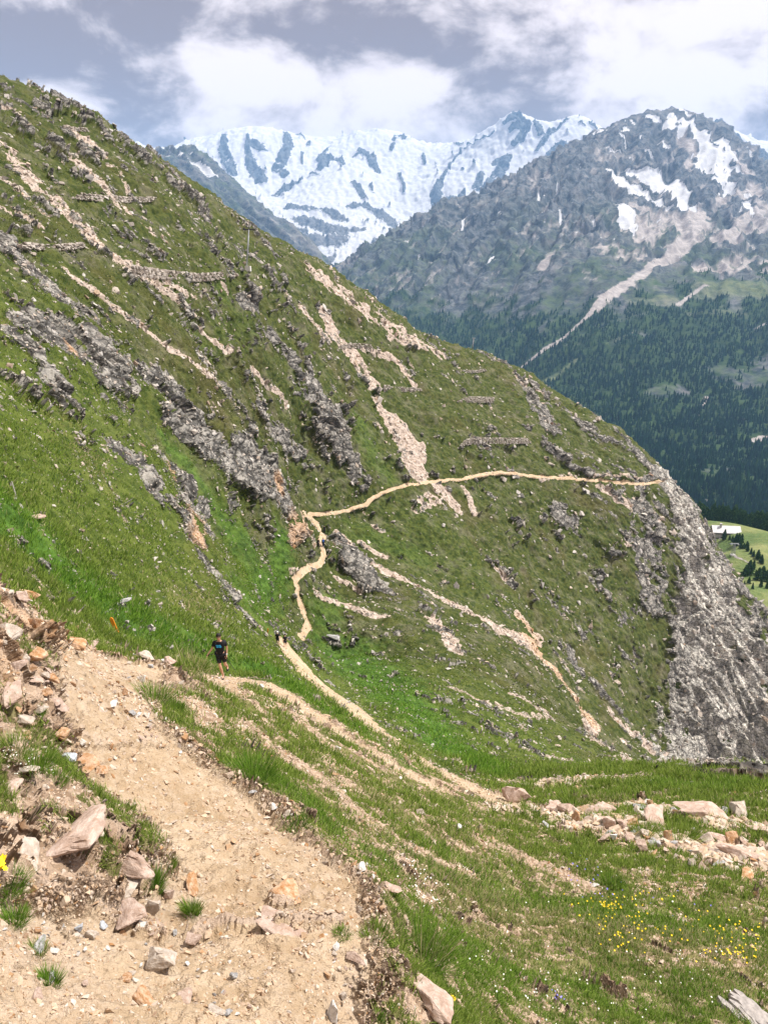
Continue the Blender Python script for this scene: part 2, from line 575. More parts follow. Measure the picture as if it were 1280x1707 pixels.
SCR = [
 ([(560,890,16),(610,930,28),(660,960,32),(720,990,34),(780,1025,32),(840,1055,32),(885,1078,48)], 1.45),
 ([(885,1080,44),(920,1120,34),(955,1160,36),(985,1205,32),(1000,1240,36),(1055,1268,46),(1110,1284,36)], 1.4),
 ([(1010,1185,10),(1035,1212,22),(1070,1245,36),(1110,1275,40)], .95),
 ([(625,668,22),(648,700,46),(680,740,62),(697,778,44),(705,797,22)], 1.0),
 ([(545,520,30),(560,560,55),(600,610,40),(622,638,34)], .9),
 ([(505,515,26),(540,560,30)], .8),
 ([(520,455,50),(590,505,80),(660,555,70),(730,588,40)], .55),
 ([(690,640,16),(660,600,20),(600,585,14)], .7),
 ([(735,815,36),(760,845,30)], .9), ([(775,810,14),(790,850,14)], .8), ([(720,830,40),(690,850,20)], .6),
 ([(100,450,10),(160,492,15),(230,540,15),(300,590,13),(362,640,9)], 1.0),
 ([(235,460,16),(300,500,20),(330,520,14)], .9), ([(270,470,14),(322,490,18)], .9),
 ([(332,545,12),(378,580,16),(420,615,13),(470,662,14),(480,690,14)], .9),
 ([(118,215,22),(150,240,40),(160,250,40)], .85), ([(125,268,20),(160,300,40),(190,330,44)], .85), ([(190,280,30),(215,320,24)], .6),
 ([(212,340,14),(238,372,16),(252,388,18)], .95), ([(0,180,22),(22,190,16)], .9),
 ([(0,240,30),(60,310,46),(120,365,46),(180,420,44),(240,460,36),(290,490,20)], .72), ([(0,350,30),(60,380,30)], .6),
 ([(0,290,20),(80,360,24)], .5), ([(370,470,10),(385,485,10)], .9),
 ([(850,1305,40),(920,1303,60),(1000,1303,70),(1075,1292,50)], 1.25),
 ([(410,1215,40),(480,1265,60),(560,1325,56),(650,1390,56),(740,1440,44),(800,1470,30)], .78),
 ([(980,1380,70),(1080,1400,80),(1180,1420,90),(1280,1430,100)], 1.0), ([(880,1340,30),(960,1350,60),(1060,1340,40)], .72),
 ([(640,1530,40),(560,1590,60),(590,1660,70)], .8), ([(700,1490,30),(730,1560,30)], .7), ([(690,1690,60)], .8),
 ([(450,1170,20),(500,1200,30),(560,1250,30),(620,1290,26)], .62), ([(800,1400,50),(900,1440,50),(980,1480,60)], .42),
 ([(520,990,18),(590,1015,26),(640,1030,20)], .75), ([(560,960,14),(600,985,16)], .7), ([(720,1030,40),(745,1060,40),(760,1085,30)], .72),
 ([(735,1145,14),(800,1170,22),(860,1190,22),(920,1198,14)], .8), ([(850,1160,14),(915,1192,22)], .9), ([(640,1130,10),(700,1160,14)], .5),
 ([(660,1185,10),(740,1215,16),(820,1250,18),(830,1280,14)], .65), ([(860,1245,12),(950,1270,16)], .65),
 ([(620,870,14),(650,900,14)], .4), ([(820,940,16),(840,960,20)], .8), ([(860,1030,24),(890,1060,40)], .9), ([(640,930,16),(600,905,14)], .8),
 ([(510,870,26),(525,900,20)], .8), ([(480,955,24),(495,950,16)], .5), ([(505,860,26)], .9),
 ([(1000,815,30),(1050,850,40),(1100,870,40)], .5), ([(900,800,14),(960,790,8),(1080,798,10)], .6), ([(1060,840,40),(1040,900,40)], .45),
]
for s, g in SCR:
    paint(scree, P0, LK, s, EDGE, soft=0.5, gain=g)

ROCK = [
 ([(0,380,30),(15,420,60),(60,455,110),(100,490,120),(140,520,90)], 1.0), ([(30,540,50),(90,560,110),(150,570,110),(165,610,90)], 1.0),
 ([(20,550,40),(70,600,40),(100,650,60)], .95), ([(180,590,60),(210,640,60)], .7), ([(230,620,60),(280,650,80),(310,690,80)], .95),
 ([(280,690,60),(330,740,70),(360,770,60)], .95), ([(310,720,40),(380,770,60),(420,800,60)], .95), ([(400,750,60),(450,780,60),(470,810,40)], .95), ([(440,800,60),(480,840,50)], 1.0),
 ([(190,740,40),(240,780,70),(250,810,60)], 1.0), ([(270,760,50),(310,800,60),(320,850,60)], 1.0), ([(300,850,60),(325,890,60)], 1.0), ([(340,840,40),(345,890,30)], .9),
 ([(340,930,50),(370,970,40),(400,1010,36),(420,1035,20)], 1.0), ([(300,950,30),(340,990,30)], .5), ([(180,830,16),(195,850,20)], .8),
 ([(420,500,50),(405,500,30)], .8), ([(450,560,40),(480,600,60),(500,650,60)], .62), ([(520,650,60),(545,700,70),(575,760,60),(600,800,40)], .72),
 ([(430,680,40),(460,720,50),(500,760,50)], .62), ([(340,600,50),(380,660,50),(420,720,40)], .5), ([(500,880,40),(480,900,40)], .6),
 ([(560,905,36),(590,940,50),(625,970,40),(650,990,20)], .85),
 ([(1112,800,50),(1140,860,80),(1165,930,100)], 1.0), ([(1165,930,110),(1185,1010,140),(1205,1100,200)], 1.0), ([(1205,1100,210),(1215,1200,230),(1225,1290,230)], 1.05),
 ([(1130,1050,60),(1125,1150,60),(1130,1270,60)], .8),
 ([(885,655,28),(905,690,44),(915,715,40)], 1.0), ([(1055,745,30),(1075,770,40),(1095,785,40)], .95), ([(1100,785,30),(1060,805,10)], .8),
 ([(935,855,44),(955,870,44),(975,890,30)], .95), ([(1000,840,50),(1040,880,50)], .5), ([(1070,860,60),(1085,950,70),(1080,1010,60)], .68), ([(980,950,40),(1010,990,30)], .62),
 ([(900,740,14),(950,770,26),(980,790,26)], .6), ([(955,1085,30),(960,1110,36)], .95), ([(990,1140,26),(1020,1180,36),(1040,1195,30)], .85), ([(960,1060,24)], .7), ([(1055,1080,20),(1060,1100,24)], .7),
 ([(870,825,14)], .9), ([(690,840,20),(700,850,20)], .5), ([(550,1062,10),(565,1070,9)], .9),
 ([(0,1000,40),(30,1020,60),(60,1055,56)], 1.0), ([(60,1060,50),(110,1075,50),(150,1088,34)], .8), ([(0,1060,60),(40,1110,50)], .9), ([(20,1160,60),(70,1190,50)], .5),
 ([(60,1390,110),(150,1400,90),(200,1440,80)], .85), ([(0,1390,70)], .6), ([(180,1020,14),(205,1010,22)], .8),
 ([(250,1120,30),(225,1140,20)], .4),
]
for s, g in ROCK:
    paint(rock, P0, LK, s, EDGE, soft=0.5, gain=g)
SCR2 = [([(0,990,60),(60,1050,60),(120,1085,50),(160,1095,20)], 1.0), ([(0,1080,120),(50,1130,110),(90,1180,60)], 1.0),([(20,1220,120),(60,1290,130),(80,1340,120)], .85), ([(60,1440,240),(40,1560,200)], .9), ([(20,1120,90),(80,1150,80)], .9), ([(250,1110,90),(235,1160,70)], .8), ([(330,1180,60),(350,1215,50)], .7), ([(60,1320,60)], .5)]
for s, g in SCR2:
    paint(scree, P0, LK, s, EDGE, soft=0.6, gain=g)
rock[(R0 > 19) & (R0 < 150) & (P0[:, 0] > 22)] *= .15
WARM = [([(0,1000,60),(60,1050,80),(130,1080,60)], 1), ([(0,1100,120),(40,1200,100)], .9), ([(100,1400,200),(200,1450,120)], .55), ([(300,1640,700)], .6), ([(320,860,50),(330,895,50)], .9), ([(460,800,26),(465,815,26)], .9),
        ([(285,775,20),(290,790,20)], .9), ([(110,570,20),(118,590,20)], .9), ([(500,870,50),(480,900,50)], .8), ([(600,1320,300)], .5), ([(870,1050,60),(930,1130,50),(980,1200,40)], .8), ([(120,850,30)], .5),
        ([(60,1330,100),(40,1300,100)], .4), ([(1100,1390,250)], .35), ([(1060,1280,60)], .4)]
for s, g in WARM:
    paint(warm, P0, LK, s, EDGE * .6, soft=0.8, gain=g)
LUSH = [([(0,860,200),(80,940,200),(200,1020,170),(320,1080,110)], 1), ([(420,1000,110),(460,950,80),(470,900,60)], .95), ([(380,880,80),(420,920,80)], .8), ([(430,1110,90),(520,1165,60),(620,1235,50),(700,1290,40)], 1.0), ([(560,1090,130),(650,1150,120),(740,1240,120),(820,1290,60)], 1),
        ([(540,1030,70),(560,1000,50)], .8), ([(600,890,60),(700,930,60)], .5), ([(460,1300,100),(560,1380,110),(640,1440,110)], .7), ([(700,1560,150),(900,1660,200)], .6), ([(700,1440,140),(950,1520,200),(1200,1560,200)], .55), ([(1000,1640,260),(1240,1660,200)], .6), ([(1200,1310,120),(1100,1310,60)], .5), ([(270,720,30),(330,800,40),(370,860,60)], .75),
        ([(600,700,40),(640,790,50)], .5), ([(700,900,160),(800,960,120)], .25), ([(330,570,60),(420,540,60)], .3), ([(370,480,60)], .4)]
for s, g in LUSH:
    paint(lush, P0, LK, s, EDGE * .7, soft=0.8, gain=g)
DRY = [([(500,420,30),(640,520,50),(760,590,50),(880,640,40),(1000,720,40)], .8), ([(330,1105,60),(310,1150,40)], .9), ([(200,500,120),(300,620,120),(400,700,120)], .45), ([(90,680,130),(160,790,130)], .6), ([(1000,1340,120)], .55), ([(700,1480,200),(1000,1560,300),(1240,1600,200)], .6), ([(600,1320,160),(760,1420,160)], .5),
       ([(300,1000,100),(360,1010,60)], .6), ([(850,1340,60)], .6), ([(960,1060,120),(1030,1150,80)], .6), ([(0,270,150),(200,420,150)], .4)]
for s, g in DRY:
    paint(dry, P0, LK, s, EDGE * .7, soft=0.8, gain=g)

warm = np.maximum(warm, .62 * (1 - sstep(R0, 12, 24)))
far = sstep(R0, 30, 60)
near = 1 - sstep(R0, 12, 26)
# broken ground between the painted bands
u0, v0, d0 = project(P0)
facing = far * sstep(P0[:, 0] - 0.02 * P0[:, 1], -140, 10)
bias = 0.15 * far - 0.02
# more stone towards the right end of the spur
bias = bias + 0.26 * far * sstep(P0[:, 0], 55, 120) * sstep(P0[:, 1], 180, 230)
bias = bias + 0.12 * far * (1 - sstep(P0[:, 0], -60, 0)) * (1 - sstep(lush, .2, .6))
rk = np.clip(rock, 0, 1) * (.92 + .30 * far * (P0[:, 0] < 10)) + bias + 0.36 * ST + 0.30 * IS + 0.22 * FI + .2 * ST2 - 0.16 * lush * far
m_rock = sstep(rk, 0.56, 0.74)
sc = np.clip(scree, 0, 1.4) * 1.0 + 0.10 + .37 * near + .05 * far + 0.12 * far * dry + 0.33 * ST + 0.30 * ST2 + 0.16 * IS + .2 * FI - 0.2 * lush
m_scree = sstep(sc, 0.46, 0.80)
m_scree = np.maximum(m_scree, near * 0.0)
m_trail = trail.copy()
m_rock *= 1 - sstep(m_trail, .15, .5)
m_scree = np.maximum(m_scree * (1 - m_rock), sstep(m_trail, .12, .4) * 0.9 * near)

# ---- relief
D = np.zeros(N, np.float32)
grassy = np.clip(1 - m_rock - m_trail, 0, 1)
D += R0 * grassy * (0.0045 * adnoise(P0, R0, 0.05, 1.2, seed=60) * (1 - 0.7 * (m_trail > .02)) + 0.0022 * adnoise(P0, R0, 0.012, 1.0, seed=61) + 0.0011 * FI)
D += R0 * m_scree * 0.0013 * np.abs(adnoise(P0, R0, 0.006, 1.0, seed=62)) * (1 - 0.5 * near)
rs = np.nonzero((rk > 0.42) & (m_rock > 0.01))[0]
Pr, Rr_, = P0[rs], R0[rs]
tg = np.log2(Rr_ * 0.035)
acc_d = np.zeros(len(rs), np.float32)
TILT = np.array([[0.86, 0.3, -0.42], [-0.46, 0.78, -0.42], [0.2, 0.55, 0.81]], np.float32)
Pq = (Pr @ TILT.T) * np.array([1.0, 0.55, 1.5], np.float32)
for k in range(-5, 5):
    for kk, amp in ((1.1, .24), (-.6, .17), (-2.2, .09)):
        wgt = np.clip(1 - np.abs(k - (tg + kk)) / 1.0, 0, 1)
        m = wgt > 0.02
        if m.any():
            acc_d[m] += wgt[m] * amp * (2.0 ** k) * facets(Pq[m] + .35 * 2.0 ** k * fbm(Pr[m] / 2.0 ** k, 2)[:, None], 2.0 ** k, k)
D[rs] += m_rock[rs] * acc_d * np.where(R0[rs] < 20, .8, .42 + .12 * cliff[rs])
D += m_rock * R0 * 0.002 * (1 - cliff)
CDIR = np.array([0.50, -0.34, -0.80], np.float32)
CDIR /= np.linalg.norm(CDIR)
ci_ = np.nonzero(cliff > .02)[0]
QC = P0[ci_] - ((P0[ci_] @ CDIR) * .78)[:, None] * CDIR
D[ci_] += cliff[ci_] * (3.6 * fbm(QC / 13., 3, .5, True) + 1.3 * fbm(QC / 4.5, 2, .5, True) + 1.1 * facets(QC * np.array([1, 1, 1.1], np.float32), 6.0, 5))
step_ = np.zeros(N, np.float32)
for s_, g in (([(345,1530,44),(440,1528,50),(545,1540,40)], 1.0), ([(475,1490,50),(500,1475,40)], .7), ([(120,1395,150),(215,1435,110)], 1.2), ([(210,1500,80),(250,1525,60)], 1.0), ([(110,1215,40),(300,1225,30)], .5), ([(250,1330,60),(330,1345,50)], .4)):
    paint(step_, P0, LK, s_, EDGET * 1.5 + .12 * FI, soft=.18, gain=g)
D += step_ * .055
D *= 1 - .8 * short * (1 - near * .3)
# worn hollow of the path, its steps, ruts and lip
tn = near * sstep(m_trail, .2, .9)
D -= sstep(m_trail, .1, .9) * (.07 * near - .0006 * R0 * far)
D += tn * (0.06 * fbm(P0 * 1.3, 3) + 0.035 * fbm(P0 * 4.0, 3, ridged=True) + 0.018 * np.abs(fbm(P0 * 14.0, 2)) + 0.008 * fbm(P0 * 40.0, 2))
D += near * (1 - tn) * (0.035 * fbm(P0 * 2.2, 3) + 0.02 * fbm(P0 * 9, 3) + 0.012 * m_scree * np.abs(fbm(P0 * 25, 2)))
P1 = P0 + NRM * D[:, None]
NORM2 = grid_normals(P1.reshape(NC, NR, 3)).reshape(-1, 3)
LOOK = Look(P1)


def ground(u, v):
    i = LOOK(u, v)
    return Vector(P1[i].tolist()), Vector(NORM2[i].tolist()), float(LOOK.d[i])


# ------------------------------------------------------------------ materials of the ground
def new_mat(name, rough=0.9, spec=0.2):
    m = bpy.data.materials.new(name)
    m.use_nodes = True
    t = NT(m.node_tree)
    b = t.n('ShaderNodeBsdfPrincipled', {'Roughness': rough, 'Specular IOR Level': spec})
    t.n('ShaderNodeOutputMaterial', {0: b.outputs[0]})
    return m, t, b


def setc(t, b, col, bump=None, strength=0.6, dist=0.1):
    if isinstance(col, bpy.types.NodeSocket):
        t.t.links.new(col, b.inputs['Base Color'])
    else:
        b.inputs['Base Color'].default_value = tuple(col) + (1,)
    if bump is not None:
        bp = t.n('ShaderNodeBump', {'Height': bump, 'Strength': strength, 'Distance': dist})
        t.t.links.new(bp.outputs[0], b.inputs['Normal'])


def ground_material(name):
    m, t, b = new_mat(name, 0.95, 0.12)
    ps = t.pos()
    rockm, screem, trailm = t.attr('m_rock'), t.attr('m_scree'), t.attr('m_trail')
    warmm, lushm, drym, nearm = t.attr('m_warm'), t.attr('m_lush'), t.attr('m_dry'), t.attr('m_near')
    cliffm, shaded_turf = t.attr('m_cliff'), t.attr('m_shaded_turf')
    bign = t.noise(ps, 0.06, 6, 0.62)
    midn = t.noise(ps, 0.9, 7, 0.65)
    finn = t.noise(ps, 9.0, 6, 0.65)
    # turf
    g = t.mix(t.ss(midn, .36, .64), (0.036, 0.062, 0.010), (0.105, 0.135, 0.028))
    g = t.mix(t.math('MULTIPLY', t.ss(finn, .5, .72), .55), g, (0.19, 0.20, 0.062))
    lu = t.mix(t.ss(midn, .34, .66), (0.032, 0.075, 0.012), (0.085, 0.17, 0.026))
    lu = t.mix(t.math('MULTIPLY', t.ss(finn, .52, .74), .5), lu, (0.17, 0.26, 0.05))
    g = t.mix(lushm, g, lu)
    dr = t.mix(t.ss(finn, .3, .7), (0.12, 0.11, 0.03), (0.30, 0.27, 0.11))
    g = t.mix(t.math('MULTIPLY', drym, t.ss(t.math('ADD', bign, t.math('MULTIPLY', midn, .6)), .6, 1.0)), g, dr)
    g = t.mix(t.math('MULTIPLY', t.ss(bign, .52, .7), .35), g, (0.10, 0.075, 0.03))
    hg = t.mix(t.ss(midn, .36, .66), (0.022, 0.036, 0.008), (0.072, 0.082, 0.022))  # far turf darkened to paint in cloud shade, plus brown and stony patches
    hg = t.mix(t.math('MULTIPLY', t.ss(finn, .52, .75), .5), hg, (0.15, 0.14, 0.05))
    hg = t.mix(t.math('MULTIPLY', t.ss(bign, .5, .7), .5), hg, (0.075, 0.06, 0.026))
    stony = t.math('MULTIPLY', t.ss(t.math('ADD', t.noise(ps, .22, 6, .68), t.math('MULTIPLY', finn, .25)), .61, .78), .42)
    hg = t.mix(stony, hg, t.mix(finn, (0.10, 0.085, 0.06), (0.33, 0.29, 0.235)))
    g = t.mix(t.math('MULTIPLY', shaded_turf, .85), g, hg)
    soil = t.mix(t.ss(finn, .35, .65), (0.15, 0.12, 0.055), (0.34, 0.27, 0.15))
    g = t.mix(t.math('MULTIPLY', nearm, .55), g, soil)
    # bare rock
    st = t.vec(ps, (0.9, 0.5, 1.4))
    rn = t.noise(st, 0.55, 9, 0.7, 0.4)
    rn2 = t.noise(ps, 3.5, 7, 0.7)
    crack = t.n('ShaderNodeTexVoronoi', {'Vector': t.n('ShaderNodeVectorMath', {0: st, 1: t.n('ShaderNodeTexNoise', {'Vector': ps, 'Scale': 1.2, 'Detail': 4.0}).outputs['Color']}, operation='ADD').outputs[0], 'Scale': 0.8}, feature='DISTANCE_TO_EDGE').outputs[0]
    cst = t.n('ShaderNodeMapping', {'Vector': ps, 'Rotation': (0.35, 0.55, 0.0), 'Scale': (.8, .8, .16)}).outputs[0]
    cn = t.noise(cst, 0.5, 9, .72, .3)
    r = t.mix(t.ss(rn, .38, .62), (0.065, 0.063, 0.060), (0.33, 0.31, 0.28))
    rc = t.mix(t.ss(cn, .40, .60), (0.25, 0.24, 0.22), (0.68, 0.645, 0.58))
    r = t.mix(cliffm, r, rc)
    r = t.mix(t.math('MULTIPLY', t.ss(rn2, .5, .7), .42), r, (0.50, 0.47, 0.42))
    r = t.mix(t.math('MULTIPLY', t.ss(rn2, .5, .34), .45), r, (0.085, 0.085, 0.085))
    jv = t.n('ShaderNodeVectorMath', {0: st, 1: t.vec(t.n('ShaderNodeTexNoise', {'Vector': ps, 'Scale': .35, 'Detail': 5.0}).outputs['Color'], (3.5, 3.5, 3.5))}, operation='ADD').outputs[0]
    joint = t.n('ShaderNodeTexVoronoi', {'Vector': jv, 'Scale': .26}, feature='DISTANCE_TO_EDGE').outputs[0]
    r = t.mix(t.math('MULTIPLY', t.ss(joint, .085, .01), t.math('SUBTRACT', t.math('SUBTRACT', .9, t.math('MULTIPLY', cliffm, .42)), t.math('MULTIPLY', nearm, .9))), r, (0.035, 0.033, 0.03))
    r = t.mix(t.ss(crack, .07, .0), r, (0.05, 0.047, 0.042))
    rw = t.mix(t.ss(rn2, .32, .68), (0.26, 0.125, 0.045), (0.62, 0.45, 0.32))
    r = t.mix(t.math('MULTIPLY', warmm, t.ss(t.math('ADD', rn, t.math('MULTIPLY', warmm, .25)), .45, .7)), r, rw)
    # scree
    cells = t.n('ShaderNodeTexVoronoi', {'Vector': ps, 'Scale': 1.6}).outputs['Color']
    cells2 = t.n('ShaderNodeTexVoronoi', {'Vector': ps, 'Scale': 16.0}).outputs['Color']
    cv = t.n('ShaderNodeSeparateColor', {0: cells}).outputs[0]
    cv2 = t.n('ShaderNodeSeparateColor', {0: cells2}).outputs[0]
    cvm = t.math('ADD', t.math('MULTIPLY', cv, t.math('SUBTRACT', 1.0, nearm)), t.math('MULTIPLY', cv2, nearm))
    s = t.mix(cvm, (0.22, 0.175, 0.14), (0.52, 0.44, 0.39))
    s = t.mix(t.math('MULTIPLY', t.ss(finn, .35, .65), .5), s, (0.42, 0.33, 0.27))
    sw = t.mix(cvm, (0.25, 0.155, 0.085), (0.58, 0.42, 0.29))
    s = t.mix(warmm, s, sw)
    # trodden earth
    vf = t.noise(ps, 38, 5, .7)
    tr = t.mix(t.ss(midn, .35, .65), (0.36, 0.258, 0.16), (0.50, 0.385, 0.265))
    tr = t.mix(t.math('MULTIPLY', t.ss(finn, .42, .7), .55), tr, (0.58, 0.47, 0.355))
    tr = t.mix(t.math('MULTIPLY', t.ss(vf, .56, .7), .6), tr, (0.27, 0.165, 0.085))
    tr = t.mix(t.math('MULTIPLY', t.math('MULTIPLY', t.ss(cv2, .8, .9), nearm), .22), tr, (0.62, 0.52, 0.42))

    gp = t.ss(t.math('ADD', t.noise(ps, 1.1, 5, .65), t.math('MULTIPLY', midn, .4)), .66, .86)
    grav = t.mix(t.ss(vf, .35, .65), (0.28, 0.195, 0.13), (0.56, 0.46, 0.37))
    tr = t.mix(t.math('MULTIPLY', gp, t.math('MULTIPLY', nearm, .5)), tr, grav)

    slab = t.mix(t.ss(midn, .35, .65), (0.40, 0.29, 0.22), (0.60, 0.50, 0.42))
    tr = t.mix(t.math('MULTIPLY', t.ss(t.math('ADD', t.attr('m_step'), t.math('MULTIPLY', t.math('SUBTRACT', finn, .5), 1.2)), .4, .8), .75), tr, slab)

    def sharp(mk, amt=.5):
        x = t.math('ADD', mk, t.math('MULTIPLY', t.math('SUBTRACT', t.math('ADD', t.math('MULTIPLY', finn, .5), t.math('MULTIPLY', midn, .5)), .5), amt * 2.2))
        return t.ss(x, .34, .62)
    c = t.mix(sharp(screem, .75), g, s)
    c = t.mix(sharp(rockm, .6), c, r)
    c = t.mix(sharp(trailm, .35), c, tr)
    h = t.math('ADD', t.math('MULTIPLY', rn, t.math('MULTIPLY', rockm, 1.0)), t.math('MULTIPLY', finn, .35))
    h = t.math('ADD', h, t.math('MULTIPLY', cn, t.math('MULTIPLY', cliffm, 2.0)))
    h = t.math('ADD', h, t.math('MULTIPLY', t.math('MULTIPLY', vf, nearm), .10))
    h = t.math('ADD', h, t.math('MULTIPLY', t.ss(crack, .0, .12), t.math('MULTIPLY', rockm, .35)))
    h = t.math('ADD', h, t.math('MULTIPLY', t.ss(joint, .0, .2), t.math('MULTIPLY', t.math('MULTIPLY', rockm, t.math('SUBTRACT', 1.0, nearm)), 1.6)))
    h = t.math('ADD', h, t.math('MULTIPLY', midn, t.math('SUBTRACT', 1.0, trailm)))
    setc(t, b, c, h, .85, .26)
    return m


MAT_HILL = ground_material("turf_rock_scree")
MAT_TRAIL = ground_material("trodden_earth")
m_near = (1 - sstep(R0, 8, 22)).astype(np.float32)
STEP = np.clip(step_, 0, 1)
ATT = dict(m_step=STEP, m_rock=m_rock, m_scree=m_scree, m_trail=m_trail, m_warm=np.clip(warm, 0, 1), m_lush=np.clip(lush, 0, 1), m_dry=np.clip(dry, 0, 1), m_near=m_near, m_cliff=np.clip(cliff, 0, 1), m_shaded_turf=sstep(R0, 45, 110) * (1 - .8 * np.clip(lush, 0, 1)))  # last mask: distant turf that takes the painted cloud shade
FC = grid_faces(NC, NR)
is_tr = (m_trail[FC] > 0.5).sum(1) >= 2


def sub_mesh(name, fc, mat, label, cat):
    used = np.unique(fc)
    remap = np.full(N, -1, np.int32)
    remap[used] = np.arange(len(used), dtype=np.int32)
    o = mesh_np(name, P1[used], [remap[fc]], mat, {k: a[used] for k, a in ATT.items()})
    return tag(o, label, cat, kind='structure')


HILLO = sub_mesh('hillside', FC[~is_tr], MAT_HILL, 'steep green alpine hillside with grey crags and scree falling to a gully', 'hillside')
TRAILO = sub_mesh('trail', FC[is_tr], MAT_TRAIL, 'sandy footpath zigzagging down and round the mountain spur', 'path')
# ------------------------------------------------------------------ valley side with the forest and the peak
VALLEY = [
 # pasture with the hut, then the forested side of the valley
 (1150,868,640),(1205,886,600),(1280,906,560),(1190,930,510),(1280,960,490),(1200,1000,430),(1280,1030,415),(1240,1080,385),(1280,1140,370),(1400,960,540),(1400,1060,430),
 (1140,990,520),(1100,1100,420),(1000,1100,520),(800,1000,560),(500,900,620),(200,800,680),(-200,700,700),
 (1160,895,720),(1200,906,720),(1240,918,720),(1280,932,720),(1200,930,820),(1280,955,820),(1240,960,1000),(1100,960,900),(1400,1040,900),
 (1280,880,1350),(1280,840,1500),(1280,760,1900),(1280,690,2250),(1280,620,2600),(1280,540,3000),(1280,478,3350),(1280,440,3800),(1280,400,4200),(1280,345,4900),(1280,292,5600),
 (1180,800,1600),(1180,700,2150),(1180,600,2650),(1180,520,3050),(1180,470,3350),(1180,420,3900),(1180,360,4500),(1180,320,4900),(1180,280,5250),(1180,204,5800),
 (1100,850,1400),(1100,780,1700),(1100,700,2100),(1100,600,2600),(1100,520,3000),(1100,470,3300),(1100,430,3700),(1100,380,4150),(1100,330,4600),(1100,310,4750),(1100,250,5200),(1100,187,5750),
 (1130,180,5800),(1150,189,5800),(1060,192,5650),(1030,206,5500),(1230,243,5800),(1255,270,5750),(1205,215,5850),(1350,330,5600),
 (1000,760,1800),(1000,650,2350),(1000,560,2750),(1000,480,3150),(1000,420,3600),(1000,350,4100),(1000,290,4600),(1000,222,5200),(980,240,5100),
 (900,640,2500),(900,600,2650),(900,520,3050),(900,440,3500),(900,370,4000),(900,281,4750),(940,258,4950),
 (800,600,2800),(800,540,3150),(800,470,3550),(800,400,4000),(800,331,4600),(850,306,4700),(760,339,4550),
 (700,560,3150),(700,480,3600),(700,420,4000),(720,352,4500),(690,376,4450),(650,402,4400),(650,470,3800),(600,430,4350),(600,480,3900),(560,456,4350),(530,480,4300),(500,510,4200),
 # hidden floor of the valley
 (900,760,1700),(700,740,1900),(500,720,2200),(300,740,2500),(0,760,2600),(-200,760,2600),(300,640,4400),(0,640,4600),(600,900,1000),(300,860,1100),(0,830,1100),
 # behind the skyline
 (560,520,5600),(650,480,5600),(760,430,5600),(850,400,5800),(980,340,6200),(1060,290,6600),(1130,280,6900),(1230,330,6900),(1280,380,6800),(300,660,6500),(0,660,6500),(1400,430,6900),
]
FV = Field(VALLEY, -0.72, 0.72, 350.0, 7200.0, nt=300, nl=400)
vc = np.concatenate([np.linspace(-.72, -.16, 60, endpoint=False), np.linspace(-.16, .52, 620, endpoint=False), np.linspace(.52, .72, 60)])
VG, VR = FV.grid(vc, 720, floor=.25, hid=.1)
VN = grid_normals(VG).reshape(-1, 3)
VP = VG.reshape(-1, 3).astype(np.float32)
VRr = VR.reshape(-1).astype(np.float32)
VLK = Look(VP)
hi = sstep(VRr, 2900, 3900)
zline = VP[:, 2]
mnA = adnoise(VP, VRr, .02, 1.5, seed=3)
mnB = adnoise(VP, VRr, .006, 1.3, seed=8)
FALLM = np.array([-0.42, -0.72, -0.55], np.float32)
FALLM /= np.linalg.norm(FALLM)
QM = VP - ((VP @ FALLM) * .8)[:, None] * FALLM
stM = adnoise(QM, VRr, .012, 1.4, seed=14)
stM2 = adnoise(QM, VRr, .004, 1.2, seed=17)
EM = .35 * mnA + .35 * mnB
snow = np.zeros(len(VP), np.float32)
vscree = np.zeros(len(VP), np.float32)
bare = np.zeros(len(VP), np.float32)
meadow = np.zeros(len(VP), np.float32)
VSNOW = [
 ([(1012,290,8),(1030,305,20),(1055,322,30),(1085,338,30),(1110,350,14)], 1), ([(1050,292,14),(1090,300,34),(1115,318,40),(1130,340,30),(1148,355,12)], 1), ([(1030,294,14),(1040,310,16)], 1),
 ([(1038,352,20),(1042,370,26),(1048,388,12)], 1), ([(1130,183,10),(1145,190,8)], 1), ([(1120,195,12),(1112,215,14)], .95), ([(1140,200,16),(1132,225,10)], .9), ([(1150,205,12),(1165,235,22),(1172,250,18)], 1),
 ([(1170,225,14),(1200,245,26),(1215,270,20)], .72), ([(1170,265,14),(1160,285,14)], .95), ([(1190,265,26),(1195,290,26),(1200,310,18)], .8), ([(1205,280,26),(1225,292,18)], .95), ([(1215,310,14),(1212,325,12)], .95),
 ([(1240,255,8),(1262,280,6)], .8), ([(1240,332,10),(1262,338,8)], .9), ([(1238,345,12),(1250,362,6)], .95), ([(1040,200,4),(1060,208,5)], .7), ([(1085,198,12),(1095,206,10)], .95), ([(1045,212,8),(1035,220,4)], .8),
 ([(990,225,10),(1020,215,5)], .8), ([(1010,255,7),(1028,263,10)], .95), ([(1075,265,14),(1090,270,10)], .8), ([(1030,228,5),(1045,243,5)], .8), ([(985,365,4),(988,385,4)], .9), ([(772,366,3),(768,385,3)], .9),
 ([(930,308,3),(926,325,3)], .9), ([(898,322,3),(899,340,3)], .9), ([(905,356,6),(898,364,4)], .9), ([(932,352,4),(934,375,4)], .9), ([(822,430,4),(812,442,4)], .9), ([(1100,240,8),(1110,255,6)], .8),
]
for s, g in VSNOW:
    paint(snow, VP, VLK, [(a_, b_, c_ * 1.4) for a_, b_, c_ in s], EM * .8, soft=.35, gain=g)
